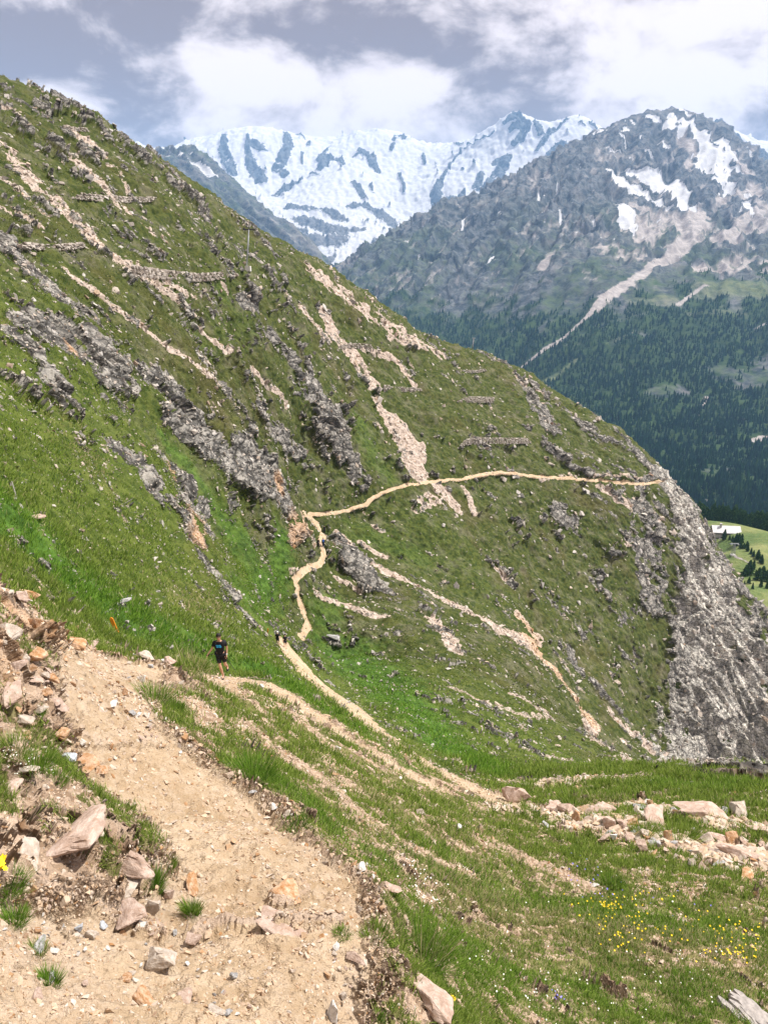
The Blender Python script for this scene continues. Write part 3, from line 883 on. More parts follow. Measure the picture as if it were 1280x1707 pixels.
VSCR = [([(1085,380,80),(1120,370,60),(1060,400,50)], .85), ([(1020,420,60),(1060,430,60)], .62), ([(1160,360,40),(1145,400,40),(1115,432,30)], 1.0), ([(1200,400,60),(1260,380,70),(1280,350,50)], 1.0), ([(1130,215,24),(1150,260,20),(1140,290,20)], .75), ([(1215,260,20),(1250,300,40)], .8), ([(1060,350,30),(1110,375,40)], .9), ([(1160,450,50),(1270,455,40)], .7), ([(1200,340,40),(1260,320,50)], .7),
        ([(1110,432,26),(1060,466,20),(1010,498,16),(975,530,13),(935,566,10),(895,598,9),(865,614,8)], 1.05), ([(1175,478,9),(1150,490,8),(1128,506,7)], 1.0), ([(1250,440,60),(1170,450,40)], .55), ([(1250,736,16),(1275,730,26)], 1.0),
        ([(1235,705,14)], .9), ([(1175,660,8),(1168,672,7)], .9), ([(920,430,20),(900,450,20)], .6), ([(960,440,30),(1000,470,30)], .45), ([(1260,545,10),(1275,540,10)], .8), ([(940,580,5),(965,575,4)], .6), ([(1160,825,6),(1185,835,5)], .9),
        ([(1180,885,8),(1200,897,6)], 1.0), ([(1205,920,6),(1225,928,5),(1250,940,3)], 1.0), ([(700,420,30),(760,400,30)], .35), ([(1130,225,20)], .5)]
for s, g in VSCR:
    paint(vscree, VP, VLK, s, EM * .8, soft=.45, gain=g)
for s, g in [([(1090,660,50),(1130,650,40)], .62), ([(1200,620,60),(1250,640,70),(1280,600,60)], .6), ([(1180,790,50),(1220,780,40)], .5), ([(1000,700,30)], .3)]:
    paint(bare, VP, VLK, s, EM, soft=.7, gain=g)
for s, g in [([(1180,485,70),(1280,478,80)], 1.0), ([(1110,500,50),(1060,500,40)], .7), ([(905,640,20),(925,628,16),(960,600,14)], .8), ([(1010,575,10),(1060,550,14)], .5), ([(1150,520,50),(1230,520,60)], .5)]:
    paint(meadow, VP, VLK, s, EM, soft=.6, gain=g)
tree_z = -75 - 95 * (1 - sstep(VP[:, 0] / np.maximum(VP[:, 1], 1), .22, .42)) + 60 * mnA + 45 * stM
forest = (1 - sstep(zline, tree_z - 40, tree_z + 60)) * sstep(VRr, 1000, 1150)
forest *= (1 - sstep(vscree, .35, .6)) * (1 - sstep(bare + .3 * mnB, .35, .6)) * (1 - .85 * sstep(meadow + .2 * mnB, .35, .7))
pasture = 1 - sstep(VRr, 900, 1000)
m_sn = sstep(snow + .30 * stM2 + .20 * mnB + .04, .46, .6) * hi
m_sc = np.maximum(sstep(np.clip(vscree, 0, 1) + .25 * stM + .22 * stM2, .45, .75), hi * .7 * sstep(stM + stM2 + .4 * mnB, .75, 1.7)) * (1 - m_sn)
# relief
d = np.zeros(len(VP), np.float32)
ridge = adnoise(QM, VRr, .035, 1.2, seed=5, ridged=True)
ridge2 = adnoise(QM, VRr, .013, 1.2, seed=6, ridged=True)
crag = adnoise(VP, VRr, .012, 1.3, seed=19)
rocky = hi * (1 - .75 * m_sn) * (1 - .6 * m_sc)
skyd = 1 - .8 * sstep(zline / VRr, .12, .19)
d += skyd * VRr * (hi * .0045 * ridge + rocky * (.0030 * ridge2 + .0022 * crag + .0009 * mnB))
d += VRr * (1 - hi) * (1 - pasture) * (.005 * adnoise(QM, VRr, .05, 1.2, seed=33) + .0012 * mnA)
fs = np.nonzero((rocky > .3) & (VRr < 6200))[0]
for size, amp in ((150., 9.), (60., 5.)):
    d[fs] += skyd[fs] * rocky[fs] * amp * facets(VP[fs] * np.array([1, 1, .8], np.float32) + size * .3 * fbm(VP[fs] / size, 2)[:, None], size, 3)
d += pasture * 1.0 * fbm(VP / 30, 3)
VP1 = VP + VN * d[:, None]
VLOOK = Look(VP1)


def mountain_material(name):
    m, t, b = new_mat(name, .95, .1)
    ps = t.pos()
    sn, scr, fo, me_ = t.attr('m_snow'), t.attr('m_scree'), t.attr('m_forest'), t.attr('m_meadow')
    gr = t.attr('m_green')
    n1 = t.noise(ps, .004, 8, .65)
    n2 = t.noise(ps, .03, 8, .7)
    n3 = t.noise(t.vec(ps, (1, 1, .35)), .012, 8, .7, .5)
    r = t.mix(t.ss(n2, .38, .62), (0.030, 0.040, 0.048), (0.135, 0.142, 0.15))
    r = t.mix(t.math('MULTIPLY', t.ss(n3, .5, .68), .6), r, (0.20, 0.185, 0.175))
    gcol = t.mix(t.ss(n2, .4, .62), (0.026, 0.050, 0.028), (0.070, 0.10, 0.05))
    r = t.mix(t.math('MULTIPLY', gr, t.ss(t.math('ADD', n1, t.math('MULTIPLY', n2, .6)), .72, .96)), r, gcol)
    s = t.mix(t.ss(n2, .35, .65), (0.25, 0.225, 0.215), (0.41, 0.375, 0.36))
    c = t.mix(scr, r, s)
    f = t.mix(t.ss(n2, .35, .65), (0.012, 0.030, 0.012), (0.04, 0.07, 0.02))
    c = t.mix(fo, c, f)
    mcol = t.mix(t.ss(n2, .35, .65), (0.10, 0.15, 0.045), (0.24, 0.25, 0.10))
    c = t.mix(me_, c, mcol)
    snc = t.mix(t.ss(n2, .3, .7), (0.42, 0.43, 0.455), (0.57, 0.57, 0.58))
    sx_ = t.math('ADD', sn, t.math('MULTIPLY', t.math('SUBTRACT', t.math('ADD', t.math('MULTIPLY', n2, .5), t.math('MULTIPLY', n3, .5)), .5), 1.1))
    c = t.mix(t.ss(sx_, .42, .58), c, snc)
    h = t.math('MULTIPLY', t.math('ADD', t.math('MULTIPLY', n3, 1.0), t.math('MULTIPLY', n2, .6)), t.math('SUBTRACT', 1.0, t.math('MULTIPLY', sn, .72)))
    setc(t, b, c, h, .7, 14)
    return m


MAT_MTN = mountain_material("rock_snow_meadow")
green = hi * (1 - sstep(zline, 60, 420)) * .8 + (1 - hi)
md = np.maximum(sstep(meadow + .2 * mnB, .3, .85) * (1 - m_sc) * .38, pasture * .95 * (1 - sstep(vscree, .5, .7)))
vf = grid_faces(len(vc), 720)
VALO = mesh_np('mountain_slope', VP1, [vf], MAT_MTN, dict(m_snow=m_sn, m_scree=m_sc, m_forest=forest, m_meadow=md, m_green=green))
tag(VALO, 'grey mountain with snow patches above the dark forested side of the valley', 'mountain', kind='structure')

# the wood on the valley side: far trees that read as one mass
fw = np.nonzero((forest > .35) & (VRr < 4200))[0]
NT_ = 46000
pick = RNG.choice(fw, NT_)
keep = RNG.random(NT_) < forest[pick] * (0.55 + .45 * sstep(mnB[pick], -.8, .6))
pick = pick[keep]
cu, cv_, cd = project(VP1[pick])
ok = (cu > 480) & (cu < 1420)
pick = pick[ok]
nT = len(pick)
base = VP1[pick] + np.stack([RNG.normal(0, 4, nT), RNG.normal(0, 4, nT), np.full(nT, -1.0)], 1)
ht = RNG.uniform(11, 22, nT) * (.75 + .4 * RNG.random(nT))
wd = ht * RNG.uniform(.17, .27, nT)
K = 6
vs, fsx = [], []
off = 0
tint = []
for (zb, zt, wr) in ((.08, .62, 1.0), (.42, 1.0, .66)):
    ang = RNG.random(nT)[:, None] * 6.28 + np.arange(K)[None] * 2 * math.pi / K
    rr = wd[:, None] * wr * RNG.uniform(.65, 1.25, (nT, K))
    ring = np.stack([base[:, 0:1] + rr * np.cos(ang), base[:, 1:2] + rr * np.sin(ang), base[:, 2:3] + ht[:, None] * (zb + RNG.uniform(-.05, .05, (nT, K)))], -1)
    top = base + np.stack([np.zeros(nT), np.zeros(nT), ht * zt], 1)
    blk = np.concatenate([ring, top[:, None]], 1)
    vs.append(blk.reshape(-1, 3))
    i0 = off + np.arange(nT)[:, None] * (K + 1)
    a = i0 + np.arange(K)[None]
    bq = i0 + (np.arange(K)[None] + 1) % K
    cq = np.broadcast_to(i0 + K, a.shape)
    fsx.append(np.stack([a, bq, cq], -1).reshape(-1, 3).astype(np.int32))
    off += nT * (K + 1)
tv = np.clip(RNG.random(nT) * .65 + .38 * sstep(mnA[pick] + .5 * stM[pick], -.3, 1.4), 0, 1)
ht *= np.repeat(1.0, nT) * (.8 + .35 * RNG.random(nT) ** 2)
tint = np.concatenate([np.repeat(tv, K + 1)] * 2)


def foliage_material(name, a, b_, c, trans=.15):
    m = bpy.data.materials.new(name)
    m.use_nodes = True
    t = NT(m.node_tree)
    ti_ = t.attr('tint')
    col = t.mix(t.ss(ti_, 0, .6), a, b_)
    col = t.mix(t.ss(ti_, .55, 1.0), col, c)
    df = t.n('ShaderNodeBsdfDiffuse', {0: col})
    tl = t.n('ShaderNodeBsdfTranslucent', {0: col})
    mx_ = t.n('ShaderNodeMixShader', {0: trans, 1: df.outputs[0], 2: tl.outputs[0]})
    t.n('ShaderNodeOutputMaterial', {0: mx_.outputs[0]})
    return m


MAT_FOREST = foliage_material("conifer_needles", (0.006, 0.024, 0.012), (0.016, 0.050, 0.022), (0.045, 0.09, 0.03))
tag(mesh_np('forest', np.concatenate(vs), fsx, MAT_FOREST, dict(tint=tint), smooth=False), 'dark green conifer forest covering the far side of the valley', 'forest', kind='stuff')

# ------------------------------------------------------------------ blue ridge on the left and the snow range behind
RIDGE = [(215,262,5900),(240,258,6000),(262,256,6050),(280,252,6100),(300,251,6100),(322,248,6100),(335,256,6050),(350,275,6000),(380,305,5900),(420,340,5750),(460,365,5600),(490,385,5500),(520,405,5400),(535,425,5350),(545,445,5300),
 (540,470,5000),(480,450,4800),(400,420,4800),(300,380,4800),(250,330,5000),(300,300,5500),(400,370,5300),(470,410,5100),(150,300,5600),(100,420,4800),(0,300,5600),(0,450,4800),(300,520,4300),(500,530,4400),(600,560,4500),
 (600,520,5300),(100,330,7000),(250,330,7200),(322,330,7200),(420,420,7000),(520,480,6800),(0,380,7000),(620,600,6000),(-150,300,5600),(-150,450,4800)]
FRg = Field(RIDGE, -.62, .02, 4200., 7600., nt=160, nl=200)
rc = np.linspace(-.62, .0, 330)
RG, RRr = FRg.grid(rc, 260, floor=.2, hid=.1)
RN = grid_normals(RG).reshape(-1, 3)
RP = RG.reshape(-1, 3).astype(np.float32)
RL = Look(RP)
rr_ = RRr.reshape(-1).astype(np.float32)
fr = np.array([0.55, -0.62, -0.55], np.float32)
fr /= np.linalg.norm(fr)
RQ = RP - ((RP @ fr) * .8)[:, None] * fr
rst = adnoise(RQ, rr_, .010, 1.3, seed=4)
rm = adnoise(RP, rr_, .008, 1.3, seed=6)
rsn = np.zeros(len(RP), np.float32)
for s, g in [([(300,258,8),(330,272,12),(350,288,16),(358,292,12)], .85), ([(215,258,10),(250,258,14),(280,262,8)], .8), ([(285,250,5),(320,256,6)], .7), ([(395,340,8),(410,352,6)], .5)]:
    paint(rsn, RP, RL, s, .3 * rst + .3 * rm, soft=.4, gain=g)
rmsn = sstep(rsn + .22 * rst + .2 * rm, .5, .65)
rd = rr_ * (.0040 * adnoise(RQ, rr_, .03, 1.2, seed=9, ridged=True) + .0022 * rst + .0015 * rm) * (.35 + .65 * sstep(RRr.reshape(-1), 4300, 4900))
RP1 = RP + RN * rd[:, None]
o = mesh_np('ridge', RP1, [grid_faces(330, 260)], MAT_MTN, dict(m_snow=rmsn, m_scree=.35 * sstep(rst, .3, 1.), m_forest=np.zeros(len(RP)), m_meadow=np.zeros(len(RP)), m_green=np.full(len(RP), .75)))
tag(o, 'hazy blue mountain ridge sloping down in front of the snow range', 'ridge', kind='structure')

SNOWR = [
 # skyline
 (180,262,11500),(205,238,11500),(220,240,11500),(236,234,11500),(247,247,11500),(262,252,11500),(290,246,11500),(310,232,11500),(345,230,11400),(372,218,11300),(400,214,11300),(430,211,11300),(455,216,11300),(472,219,11200),(500,228,11200),(518,234,11200),
 (530,238,11200),(549,231,11200),(556,240,11200),(575,228,11200),(600,219,11200),(640,216,11200),(660,220,11200),(690,232,11300),(720,240,11300),(750,238,11200),(775,234,11000),(800,222,10600),(825,210,10400),(838,200,10300),(850,192,10300),(861,187,10300),(872,192,10300),(888,200,10350),(905,203,10500),
 (925,205,10600),(940,200,10500),(955,193,10400),(970,192,10400),(985,202,10400),(1000,214,10400),(1050,235,10400),(1120,250,10000),(1170,225,9600),(1185,200,9500),(1192,198,9500),(1205,205,9500),(1230,222,9500),(1255,235,9500),(1280,243,9500),(1350,262,9500),
 # walls
 (250,300,9800),(350,280,10400),(400,270,10400),(430,300,10000),(470,260,10500),(470,330,9600),(520,290,10100),(540,265,10500),(560,290,9900),(600,270,10300),(600,320,9500),(560,330,9300),(510,330,9300),(500,350,9000),(640,290,10100),(680,300,10000),(700,270,10500),
 (650,340,9400),(600,365,8800),(560,380,8500),(630,385,8500),(640,400,8200),(600,420,7900),(560,450,7500),(520,420,8000),(480,380,8600),(420,360,8800),(340,330,9200),(720,310,9600),(730,350,9200),(740,270,10300),(760,330,9200),(800,300,9500),(800,260,10000),(850,270,9800),(860,230,10100),
 (900,250,9900),(880,300,9400),(950,240,9900),(940,270,9600),(1000,300,9300),(1100,330,9000),(1200,270,9000),(1280,290,9000),(1280,340,8500),(1100,400,8200),(900,400,8200),(700,420,8000),(300,400,8000),(200,330,9500),(100,300,10500),(100,400,8500),(500,520,7000),(700,520,7000),(900,500,7200),(1280,430,7300),(300,520,7000),
 # behind
 (180,330,13200),(300,310,13200),(430,290,13200),(600,300,13200),(720,310,13200),(860,270,12500),(1000,290,12500),(1190,280,12000),(1350,330,12000),
]
FS = Field(SNOWR, -.5, .56, 6900., 13500., nt=280, nl=260)
scs = np.linspace(-.5, .56, 760)
SG, SR = FS.grid(scs, 330, floor=.2, hid=.1)
SN = grid_normals(SG).reshape(-1, 3)
SP_ = SG.reshape(-1, 3).astype(np.float32)
sr = SR.reshape(-1).astype(np.float32)
SL = Look(SP_)
fr = np.array([0.1, -0.72, -0.69], np.float32)
SQ = SP_ - ((SP_ @ fr) * .75)[:, None] * fr
sst = adnoise(SQ, sr, .007, 1.3, seed=2)
ssm = adnoise(SP_, sr, .006, 1.2, seed=12)
ssf = adnoise(SP_, sr, .002, 1.0, seed=13)
srk = np.zeros(len(SP_), np.float32)
SROCK = [
 ([(375,226,8),(373,248,18),(380,270,22),(388,290,14)], 1), ([(413,228,5),(412,250,12),(418,275,20),(430,290,26),(436,302,22)], 1), ([(425,240,26),(438,248,16)], 1), ([(476,222,14),(480,240,18),(470,262,20),(462,280,20),(475,290,18)], 1),
 ([(490,222,6),(515,234,6),(512,242,6)], .95), ([(505,250,5),(503,272,4)], .9), ([(546,245,6),(532,268,14),(545,262,26),(535,280,18)], 1), ([(565,265,14),(570,275,8)], .9), ([(600,252,16),(616,258,22),(622,275,16),(630,284,10)], 1), ([(590,258,8),(605,256,14)], .9),
 ([(458,325,12),(478,312,18),(500,302,12)], 1), ([(518,293,8),(535,288,8)], .8), ([(590,305,14),(600,318,14),(608,330,12)], .9), ([(585,345,20),(605,340,20),(640,360,26),(655,375,18)], .95), ([(480,345,20),(540,350,20),(570,365,24)], .75), ([(500,365,26),(560,385,30),(600,380,20)], .9),
 ([(655,235,6),(662,225,10),(675,230,8)], .9), ([(655,240,10),(650,252,5)], .9), ([(705,258,8),(708,275,6)], .85), ([(665,290,5),(672,310,6),(673,322,5)], .9), ([(617,308,8),(622,318,6)], .8), ([(760,238,10),(770,240,8)], .7),
 ([(728,345,22),(726,320,20),(735,300,10),(755,270,7),(775,246,7),(800,232,6),(820,218,8)], 1), ([(745,335,26),(765,345,24),(770,320,12)], .95), ([(800,290,14),(795,310,18),(810,320,14)], .9), ([(830,268,22),(845,262,20),(828,290,24),(815,310,24)], .95), ([(770,282,8)], .8),
 ([(845,200,14),(860,195,22),(870,205,22),(855,212,18)], 1), ([(880,205,10),(868,228,18),(855,240,12)], 1), ([(893,205,14),(900,222,14)], 1), ([(920,215,14),(905,235,12),(895,250,8)], 1), ([(935,245,30),(915,270,36),(890,290,36),(860,305,30)], 1),
 ([(985,205,10),(990,215,10)], 1), ([(965,195,3)], .8), ([(965,205,8),(972,208,5)], .8), ([(945,200,5),(925,215,6)], .9),
 ([(1192,205,20),(1230,232,26),(1275,262,36),(1300,280,40)], 1.1), ([(1200,240,40),(1250,270,40)], .9), ([(245,250,6),(255,256,6)], .8), ([(210,250,14)], .7),
 ([(560,400,40),(520,400,40)], .8), ([(540,440,30),(560,430,30)], .7),
]
for s, g in SROCK:
    paint(srk, SP_, SL, s, .22 * sst + .24 * ssm, soft=.3, gain=g)
ice = np.zeros(len(SP_), np.float32)
for s, g in [([(640,388,10),(610,400,22),(585,415,26),(560,440,20)], 1.0)]:
    paint(ice, SP_, SL, s, .1 * ssm, soft=.4, gain=g)
lowm = 1 - sstep(SP_[:, 2], 200, 900)
mrk = sstep(np.clip(srk, 0, 1.1) + .27 * sst + .16 * ssm + .25 * lowm + .22 * ssf - .035, .47, .60) * (1 - ice)
msn = 1 - mrk
sd_ = sr * (.0030 * sst * (.3 + .7 * mrk) + .0020 * ssm * (.35 + .65 * mrk) + .0012 * ssf * mrk + mrk * .0012)
sd_ += sr * (1 - mrk) * .0006 * adnoise(SQ, sr, .004, 1., seed=44)
SP1 = SP_ + SN * sd_[:, None]
o = mesh_np('snow_mountains', SP1, [grid_faces(760, 330)], MAT_MTN, dict(m_snow=msn, m_scree=.3 * ice + .25 * lowm, m_forest=np.zeros(len(SP_)), m_meadow=np.zeros(len(SP_)), m_green=np.zeros(len(SP_))))
tag(o, 'high snow covered mountain range with dark rock pillars and glaciers', 'mountains', kind='structure')

# ------------------------------------------------------------------ the air between here and there
zmin = min(P1[:, 2].min(), VP1[:, 2].min(), RP1[:, 2].min(), SP1[:, 2].min())
zmax = max(P1[:, 2].max(), VP1[:, 2].max(), RP1[:, 2].max(), SP1[:, 2].max())
allp = np.concatenate([P1[::50], VP1[::50], RP1[::50], SP1[::20]])
x0_, x1_ = allp[:, 0].min() - 400, allp[:, 0].max() + 400
y0_, y1_ = -400, allp[:, 1].max() + 400
bm = bmesh.new()
bmesh.ops.create_cube(bm, size=1)
for vtx in bm.verts:
    vtx.co = Vector(((x0_ + x1_) / 2 + vtx.co.x * (x1_ - x0_), (y0_ + y1_) / 2 + vtx.co.y * (y1_ - y0_), (zmin + zmax) / 2 + vtx.co.z * (zmax - zmin + 60)))
hm = bpy.data.materials.new("haze_air")
hm.use_nodes = True
ht_ = NT(hm.node_tree)
pv = ht_.n('ShaderNodeVolumePrincipled', {'Color': (0.34, 0.60, 1.0, 1), 'Density': 5.6e-5, 'Anisotropy': 0.0})
ht_.n('ShaderNodeOutputMaterial', {1: pv.outputs[0]})
haze = obj_bm('haze', bm, hm)
tag(haze, 'pale blue air softening the far mountains', 'haze', kind='stuff')
# ------------------------------------------------------------------ what nobody could count: turf blades, loose scree, specks of flowers
ui, vi, di = project(P1)
iu, iv = (ui / 2 + 40).astype(int), (vi / 2 + 40).astype(int)
inb = (di > .05) & (iu >= 0) & (iv >= 0) & (iu < LOOK.w) & (iv < LOOK.h)
nearest = np.full(N, 1e9)
bb = LOOK.B[np.clip(iv, 0, LOOK.h - 1), np.clip(iu, 0, LOOK.w - 1)]
nearest = np.where(inb & (bb >= 0), LOOK.d[np.maximum(bb, 0)], 1e9)
seen = np.where(inb & (di < nearest * 1.04 + .05), 1.0, 0.04)
seen *= np.where((ui > -60) & (ui < PW + 60) & (vi < PH + 80), 1.0, .15)
cell = np.linalg.norm(np.gradient(P1.reshape(NC, NR, 3), axis=0), axis=-1) * np.linalg.norm(np.gradient(P1.reshape(NC, NR, 3), axis=1), axis=-1)
cell = cell.reshape(-1)
scr_area = cell / np.maximum(R0, .5) ** 2               # solid-angle-like share of each vertex
turf = np.clip(1 - m_rock * 1.3 - m_scree * 1.25 - sstep(m_trail, .05, .3), 0, 1)


def rot_frames(nrm, n, up=0.5):
    z = nrm * (1 - up) + np.array([0, 0, 1.0]) * up
    z /= np.linalg.norm(z, axis=1, keepdims=True)
    a = RNG.random(n) * 2 * math.pi
    h = np.stack([np.cos(a), np.sin(a), np.zeros(n)], 1)
    x = np.cross(h, z)
    x /= np.maximum(np.linalg.norm(x, axis=1, keepdims=True), 1e-6)
    return x, np.cross(z, x), z


def blades(idx, hgt, wid, per, spread, lean, up=.6, bend=.35):
    n = len(idx) * per
    ii = np.repeat(idx, per)
    H = np.repeat(hgt, per) * RNG.uniform(.45, 1.15, n)
    W = np.repeat(wid, per) * RNG.uniform(.7, 1.3, n)
    x, y, z = rot_frames(NORM2[ii], n, up)
    Sp = np.repeat(spread, per)
    b = P1[ii] + x * (RNG.normal(0, 1, n) * Sp)[:, None] + y * (RNG.normal(0, 1, n) * Sp)[:, None] - z * (H * .08)[:, None]
    dirn = z + y * (RNG.normal(0, lean, n))[:, None] + x * RNG.normal(0, lean * .6, n)[:, None]
    dirn /= np.linalg.norm(dirn, axis=1, keepdims=True)
    mid = b + dirn * (H * .55)[:, None]
    tip = mid + (dirn + y * (RNG.normal(0, bend, n))[:, None] - np.array([0, 0, 1.]) * bend * .3) * (H * .5)[:, None]
    V = np.stack([b - x * W[:, None] * .5, b + x * W[:, None] * .5, mid + x * W[:, None] * .38, mid - x * W[:, None] * .38, tip], 1)
    o = (np.arange(n) * 5)[:, None]
    return V.reshape(-1, 3), [(o + np.array([[0, 1, 2, 3]])).astype(np.int32), (o + np.array([[3, 2, 4]])).astype(np.int32)], ii


def grass_material(name):
    m = bpy.data.materials.new(name)
    m.use_nodes = True
    t = NT(m.node_tree)
    ti_, lu, dr = t.attr('tint'), t.attr('lush'), t.attr('dry')
    a = t.mix(t.ss(ti_, 0, .7), (0.07, 0.13, 0.02), (0.26, 0.345, 0.07))
    b_ = t.mix(t.ss(ti_, 0, .8), (0.06, 0.14, 0.018), (0.21, 0.36, 0.05))
    c = t.mix(lu, a, b_)
    dc = t.mix(ti_, (0.24, 0.20, 0.085), (0.48, 0.42, 0.24))
    he = t.mix(t.ss(ti_, 0, .8), (0.035, 0.055, 0.010), (0.12, 0.13, 0.035))  # distant blades: cloud shade put into a darker green
    c = t.mix(t.attr('shaded_turf'), c, he)
    c = t.mix(t.ss(t.math('ADD', ti_, t.math('MULTIPLY', dr, .55)), .93, 1.0), c, dc)
    df = t.n('ShaderNodeBsdfDiffuse', {0: c})
    tl = t.n('ShaderNodeBsdfTranslucent', {0: c})
    x = t.n('ShaderNodeMixShader', {0: .45, 1: df.outputs[0], 2: tl.outputs[0]})
    t.n('ShaderNodeOutputMaterial', {0: x.outputs[0]})
    return m


MAT_GRASS = grass_material("grass_blades")
clump = sstep(adnoise(P0, R0, .018, 1.2, seed=70) + .5 * adnoise(P0, R0, .006, 1.0, seed=71) + .5 * lush, -.35, .8)
wgt = turf * seen * scr_area * (.25 + clump) * np.where(R0 < 24, 1.5, 1.0) * (1 - .55 * sstep(R0, 120, 220))
wgt /= wgt.sum()
NCL = 150000
ci = RNG.choice(N, NCL, p=wgt)
rg = R0[ci]
h_ = (1 - .7 * short[ci]) * np.clip(.0105 * rg, .035, .24) * (.6 + .7 * clump[ci]) * (1 - .35 * sstep(rg, 25, 60))
w_ = np.clip(.0011 * rg, .0028, .22)
gv, gf, gi = blades(ci, h_, w_, 4, np.clip(.006 * rg, .012, .5), .45)
tn_ = RNG.random(len(gi))
grass = mesh_np('grass', gv, gf, MAT_GRASS, dict(tint=np.repeat(tn_, 5), lush=np.repeat(np.clip(lush[gi], 0, 1), 5), dry=np.repeat(np.clip(dry[gi], 0, 1), 5), shaded_turf=np.repeat(ATT['m_shaded_turf'][gi] * .85, 5)), smooth=False)
tag(grass, 'green alpine grass growing over the slopes', 'grass', kind='stuff')


# ---- stones
def stone_proto(seed, npt=13, flat=.6, grow=1.0):
    rs_ = random.Random(seed)
    bm_ = bmesh.new()
    for _ in range(npt):
        while True:
            v_ = Vector((rs_.uniform(-1, 1), rs_.uniform(-1, 1), rs_.uniform(-1, 1)))
            if .55 < v_.length < 1:
                break
        bm_.verts.new((v_.x * rs_.uniform(.8, 1.05), v_.y * .8, v_.z * flat))
    r_ = bmesh.ops.convex_hull(bm_, input=bm_.verts)
    bmesh.ops.delete(bm_, geom=[e for e in r_['geom_interior'] if isinstance(e, bmesh.types.BMVert)], context='VERTS')
    return bm_


def proto_np(seed, **k):
    b_ = stone_proto(seed, **k)
    bmesh.ops.triangulate(b_, faces=b_.faces)
    bmesh.ops.recalc_face_normals(b_, faces=b_.faces)
    b_.verts.index_update()
    V = np.array([v_.co[:] for v_ in b_.verts], np.float32)
    Fc = np.array([[x.index for x in f.verts] for f in b_.faces], np.int32)
    b_.free()
    return V, Fc


PROT = [proto_np(100 + i, npt=9 + i % 4, flat=.35 + .07 * (i % 6)) for i in range(12)]


def stone_material(name, near=True):
    m, t, b = new_mat(name, .9, .15)
    ti_, wa = t.attr('tint'), t.attr('warm')
    ps = t.pos()
    n = t.noise(ps, 30 if near else 2.5, 6, .7)
    g = t.mix(t.ss(ti_, 0, .5), (0.16, 0.15, 0.14), (0.38, 0.36, 0.34))
    g = t.mix(t.ss(ti_, .45, 1), g, (0.50, 0.475, 0.44))
    w_ = t.mix(t.ss(ti_, 0, .3), (0.30, 0.16, 0.07), (0.46, 0.33, 0.22))
    w_ = t.mix(t.ss(ti_, .25, .75), w_, (0.50, 0.375, 0.27))
    w_ = t.mix(t.ss(ti_, .75, 1), w_, (0.55, 0.47, 0.40))
    c = t.mix(wa, g, w_)
    c = t.mix(t.math('MULTIPLY', t.ss(n, .45, .7), .4), c, (0.54, 0.46, 0.38))
    c = t.mix(t.math('MULTIPLY', t.ss(n, .45, .3), .4), c, (0.17, 0.14, 0.11))
    setc(t, b, c, n, .5, .02 if near else .2)
    return m


MAT_STONE = stone_material("loose_stone")
MAT_STONE_FAR = stone_material("loose_stone_far", False)


def scatter_stones(name, idx, size, label, mat, warm_v, tint_v, sink=.08):
    n = len(idx)
    which = RNG.integers(0, len(PROT), n)
    Vs, Fs, Ts, Ws = [], [], [], []
    off = 0
    for k, (V, Fc) in enumerate(PROT):
        s = np.nonzero(which == k)[0]
        if not len(s):
            continue
        ii = idx[s]
        x, y, z = rot_frames(NORM2[ii] + RNG.normal(0, .35, (len(s), 3)), len(s), .25)
        S = size[s][:, None, None]
        sc3 = RNG.uniform(.7, 1.3, (len(s), 1, 3))
        L = V[None] * sc3
        pts = P1[ii][:, None] + (L[..., 0:1] * x[:, None] + L[..., 1:2] * y[:, None] + (L[..., 2:3] + sink) * z[:, None]) * S * .5
        Vs.append(pts.reshape(-1, 3))
        Fs.append((off + np.arange(len(s))[:, None, None] * len(V) + Fc[None]).reshape(-1, 3).astype(np.int32))
        off += len(s) * len(V)
        Ts.append(np.repeat(tint_v[s], len(V)))
        Ws.append(np.repeat(warm_v[s], len(V)))
    o = mesh_np(name, np.concatenate(Vs), Fs, mat, dict(tint=np.concatenate(Ts), warm=np.concatenate(Ws)), smooth=False)
    return tag(o, label, name, kind='stuff')


# gravel of the path and the near slope
wg = seen * scr_area * (R0 < 26) * (np.clip(m_scree * 1.0 + .75 * sstep(m_trail, .3, .8) * sstep(adnoise(P0, R0, .08, 1.2, seed=85), -.6, .5) + .15 * turf * (adnoise(P0, R0, .02, 1.2, seed=81) > .2), 0, 1)) * (.35 + sstep(adnoise(P0, R0, .03, 1.3, seed=80), -.2, 1))
wg /= wg.sum()
n_ = 60000
si = RNG.choice(N, n_, p=wg)
sz = np.clip(R0[si] * .0030 * np.power(RNG.random(n_) * .98 + .02, -.42), .006, .22)
sz *= np.where(m_trail[si] > .5, .7, 1.0)
wg2 = wg * (R0 < 7) * (m_trail > .2)
s2 = RNG.choice(N, 2600, p=wg2 / wg2.sum())
si, sz = np.concatenate([si, s2]), np.concatenate([sz, np.clip(R0[s2] * .0075 * np.power(RNG.random(2600) * .95 + .05, -.4), .008, .08)])
n_ = len(si)
scatter_stones('gravel', si, sz, 'loose beige gravel and stone chips on the path and its edges', MAT_STONE, np.clip(.35 + warm[si] + RNG.normal(0, .3, n_), 0, 1), RNG.random(n_))
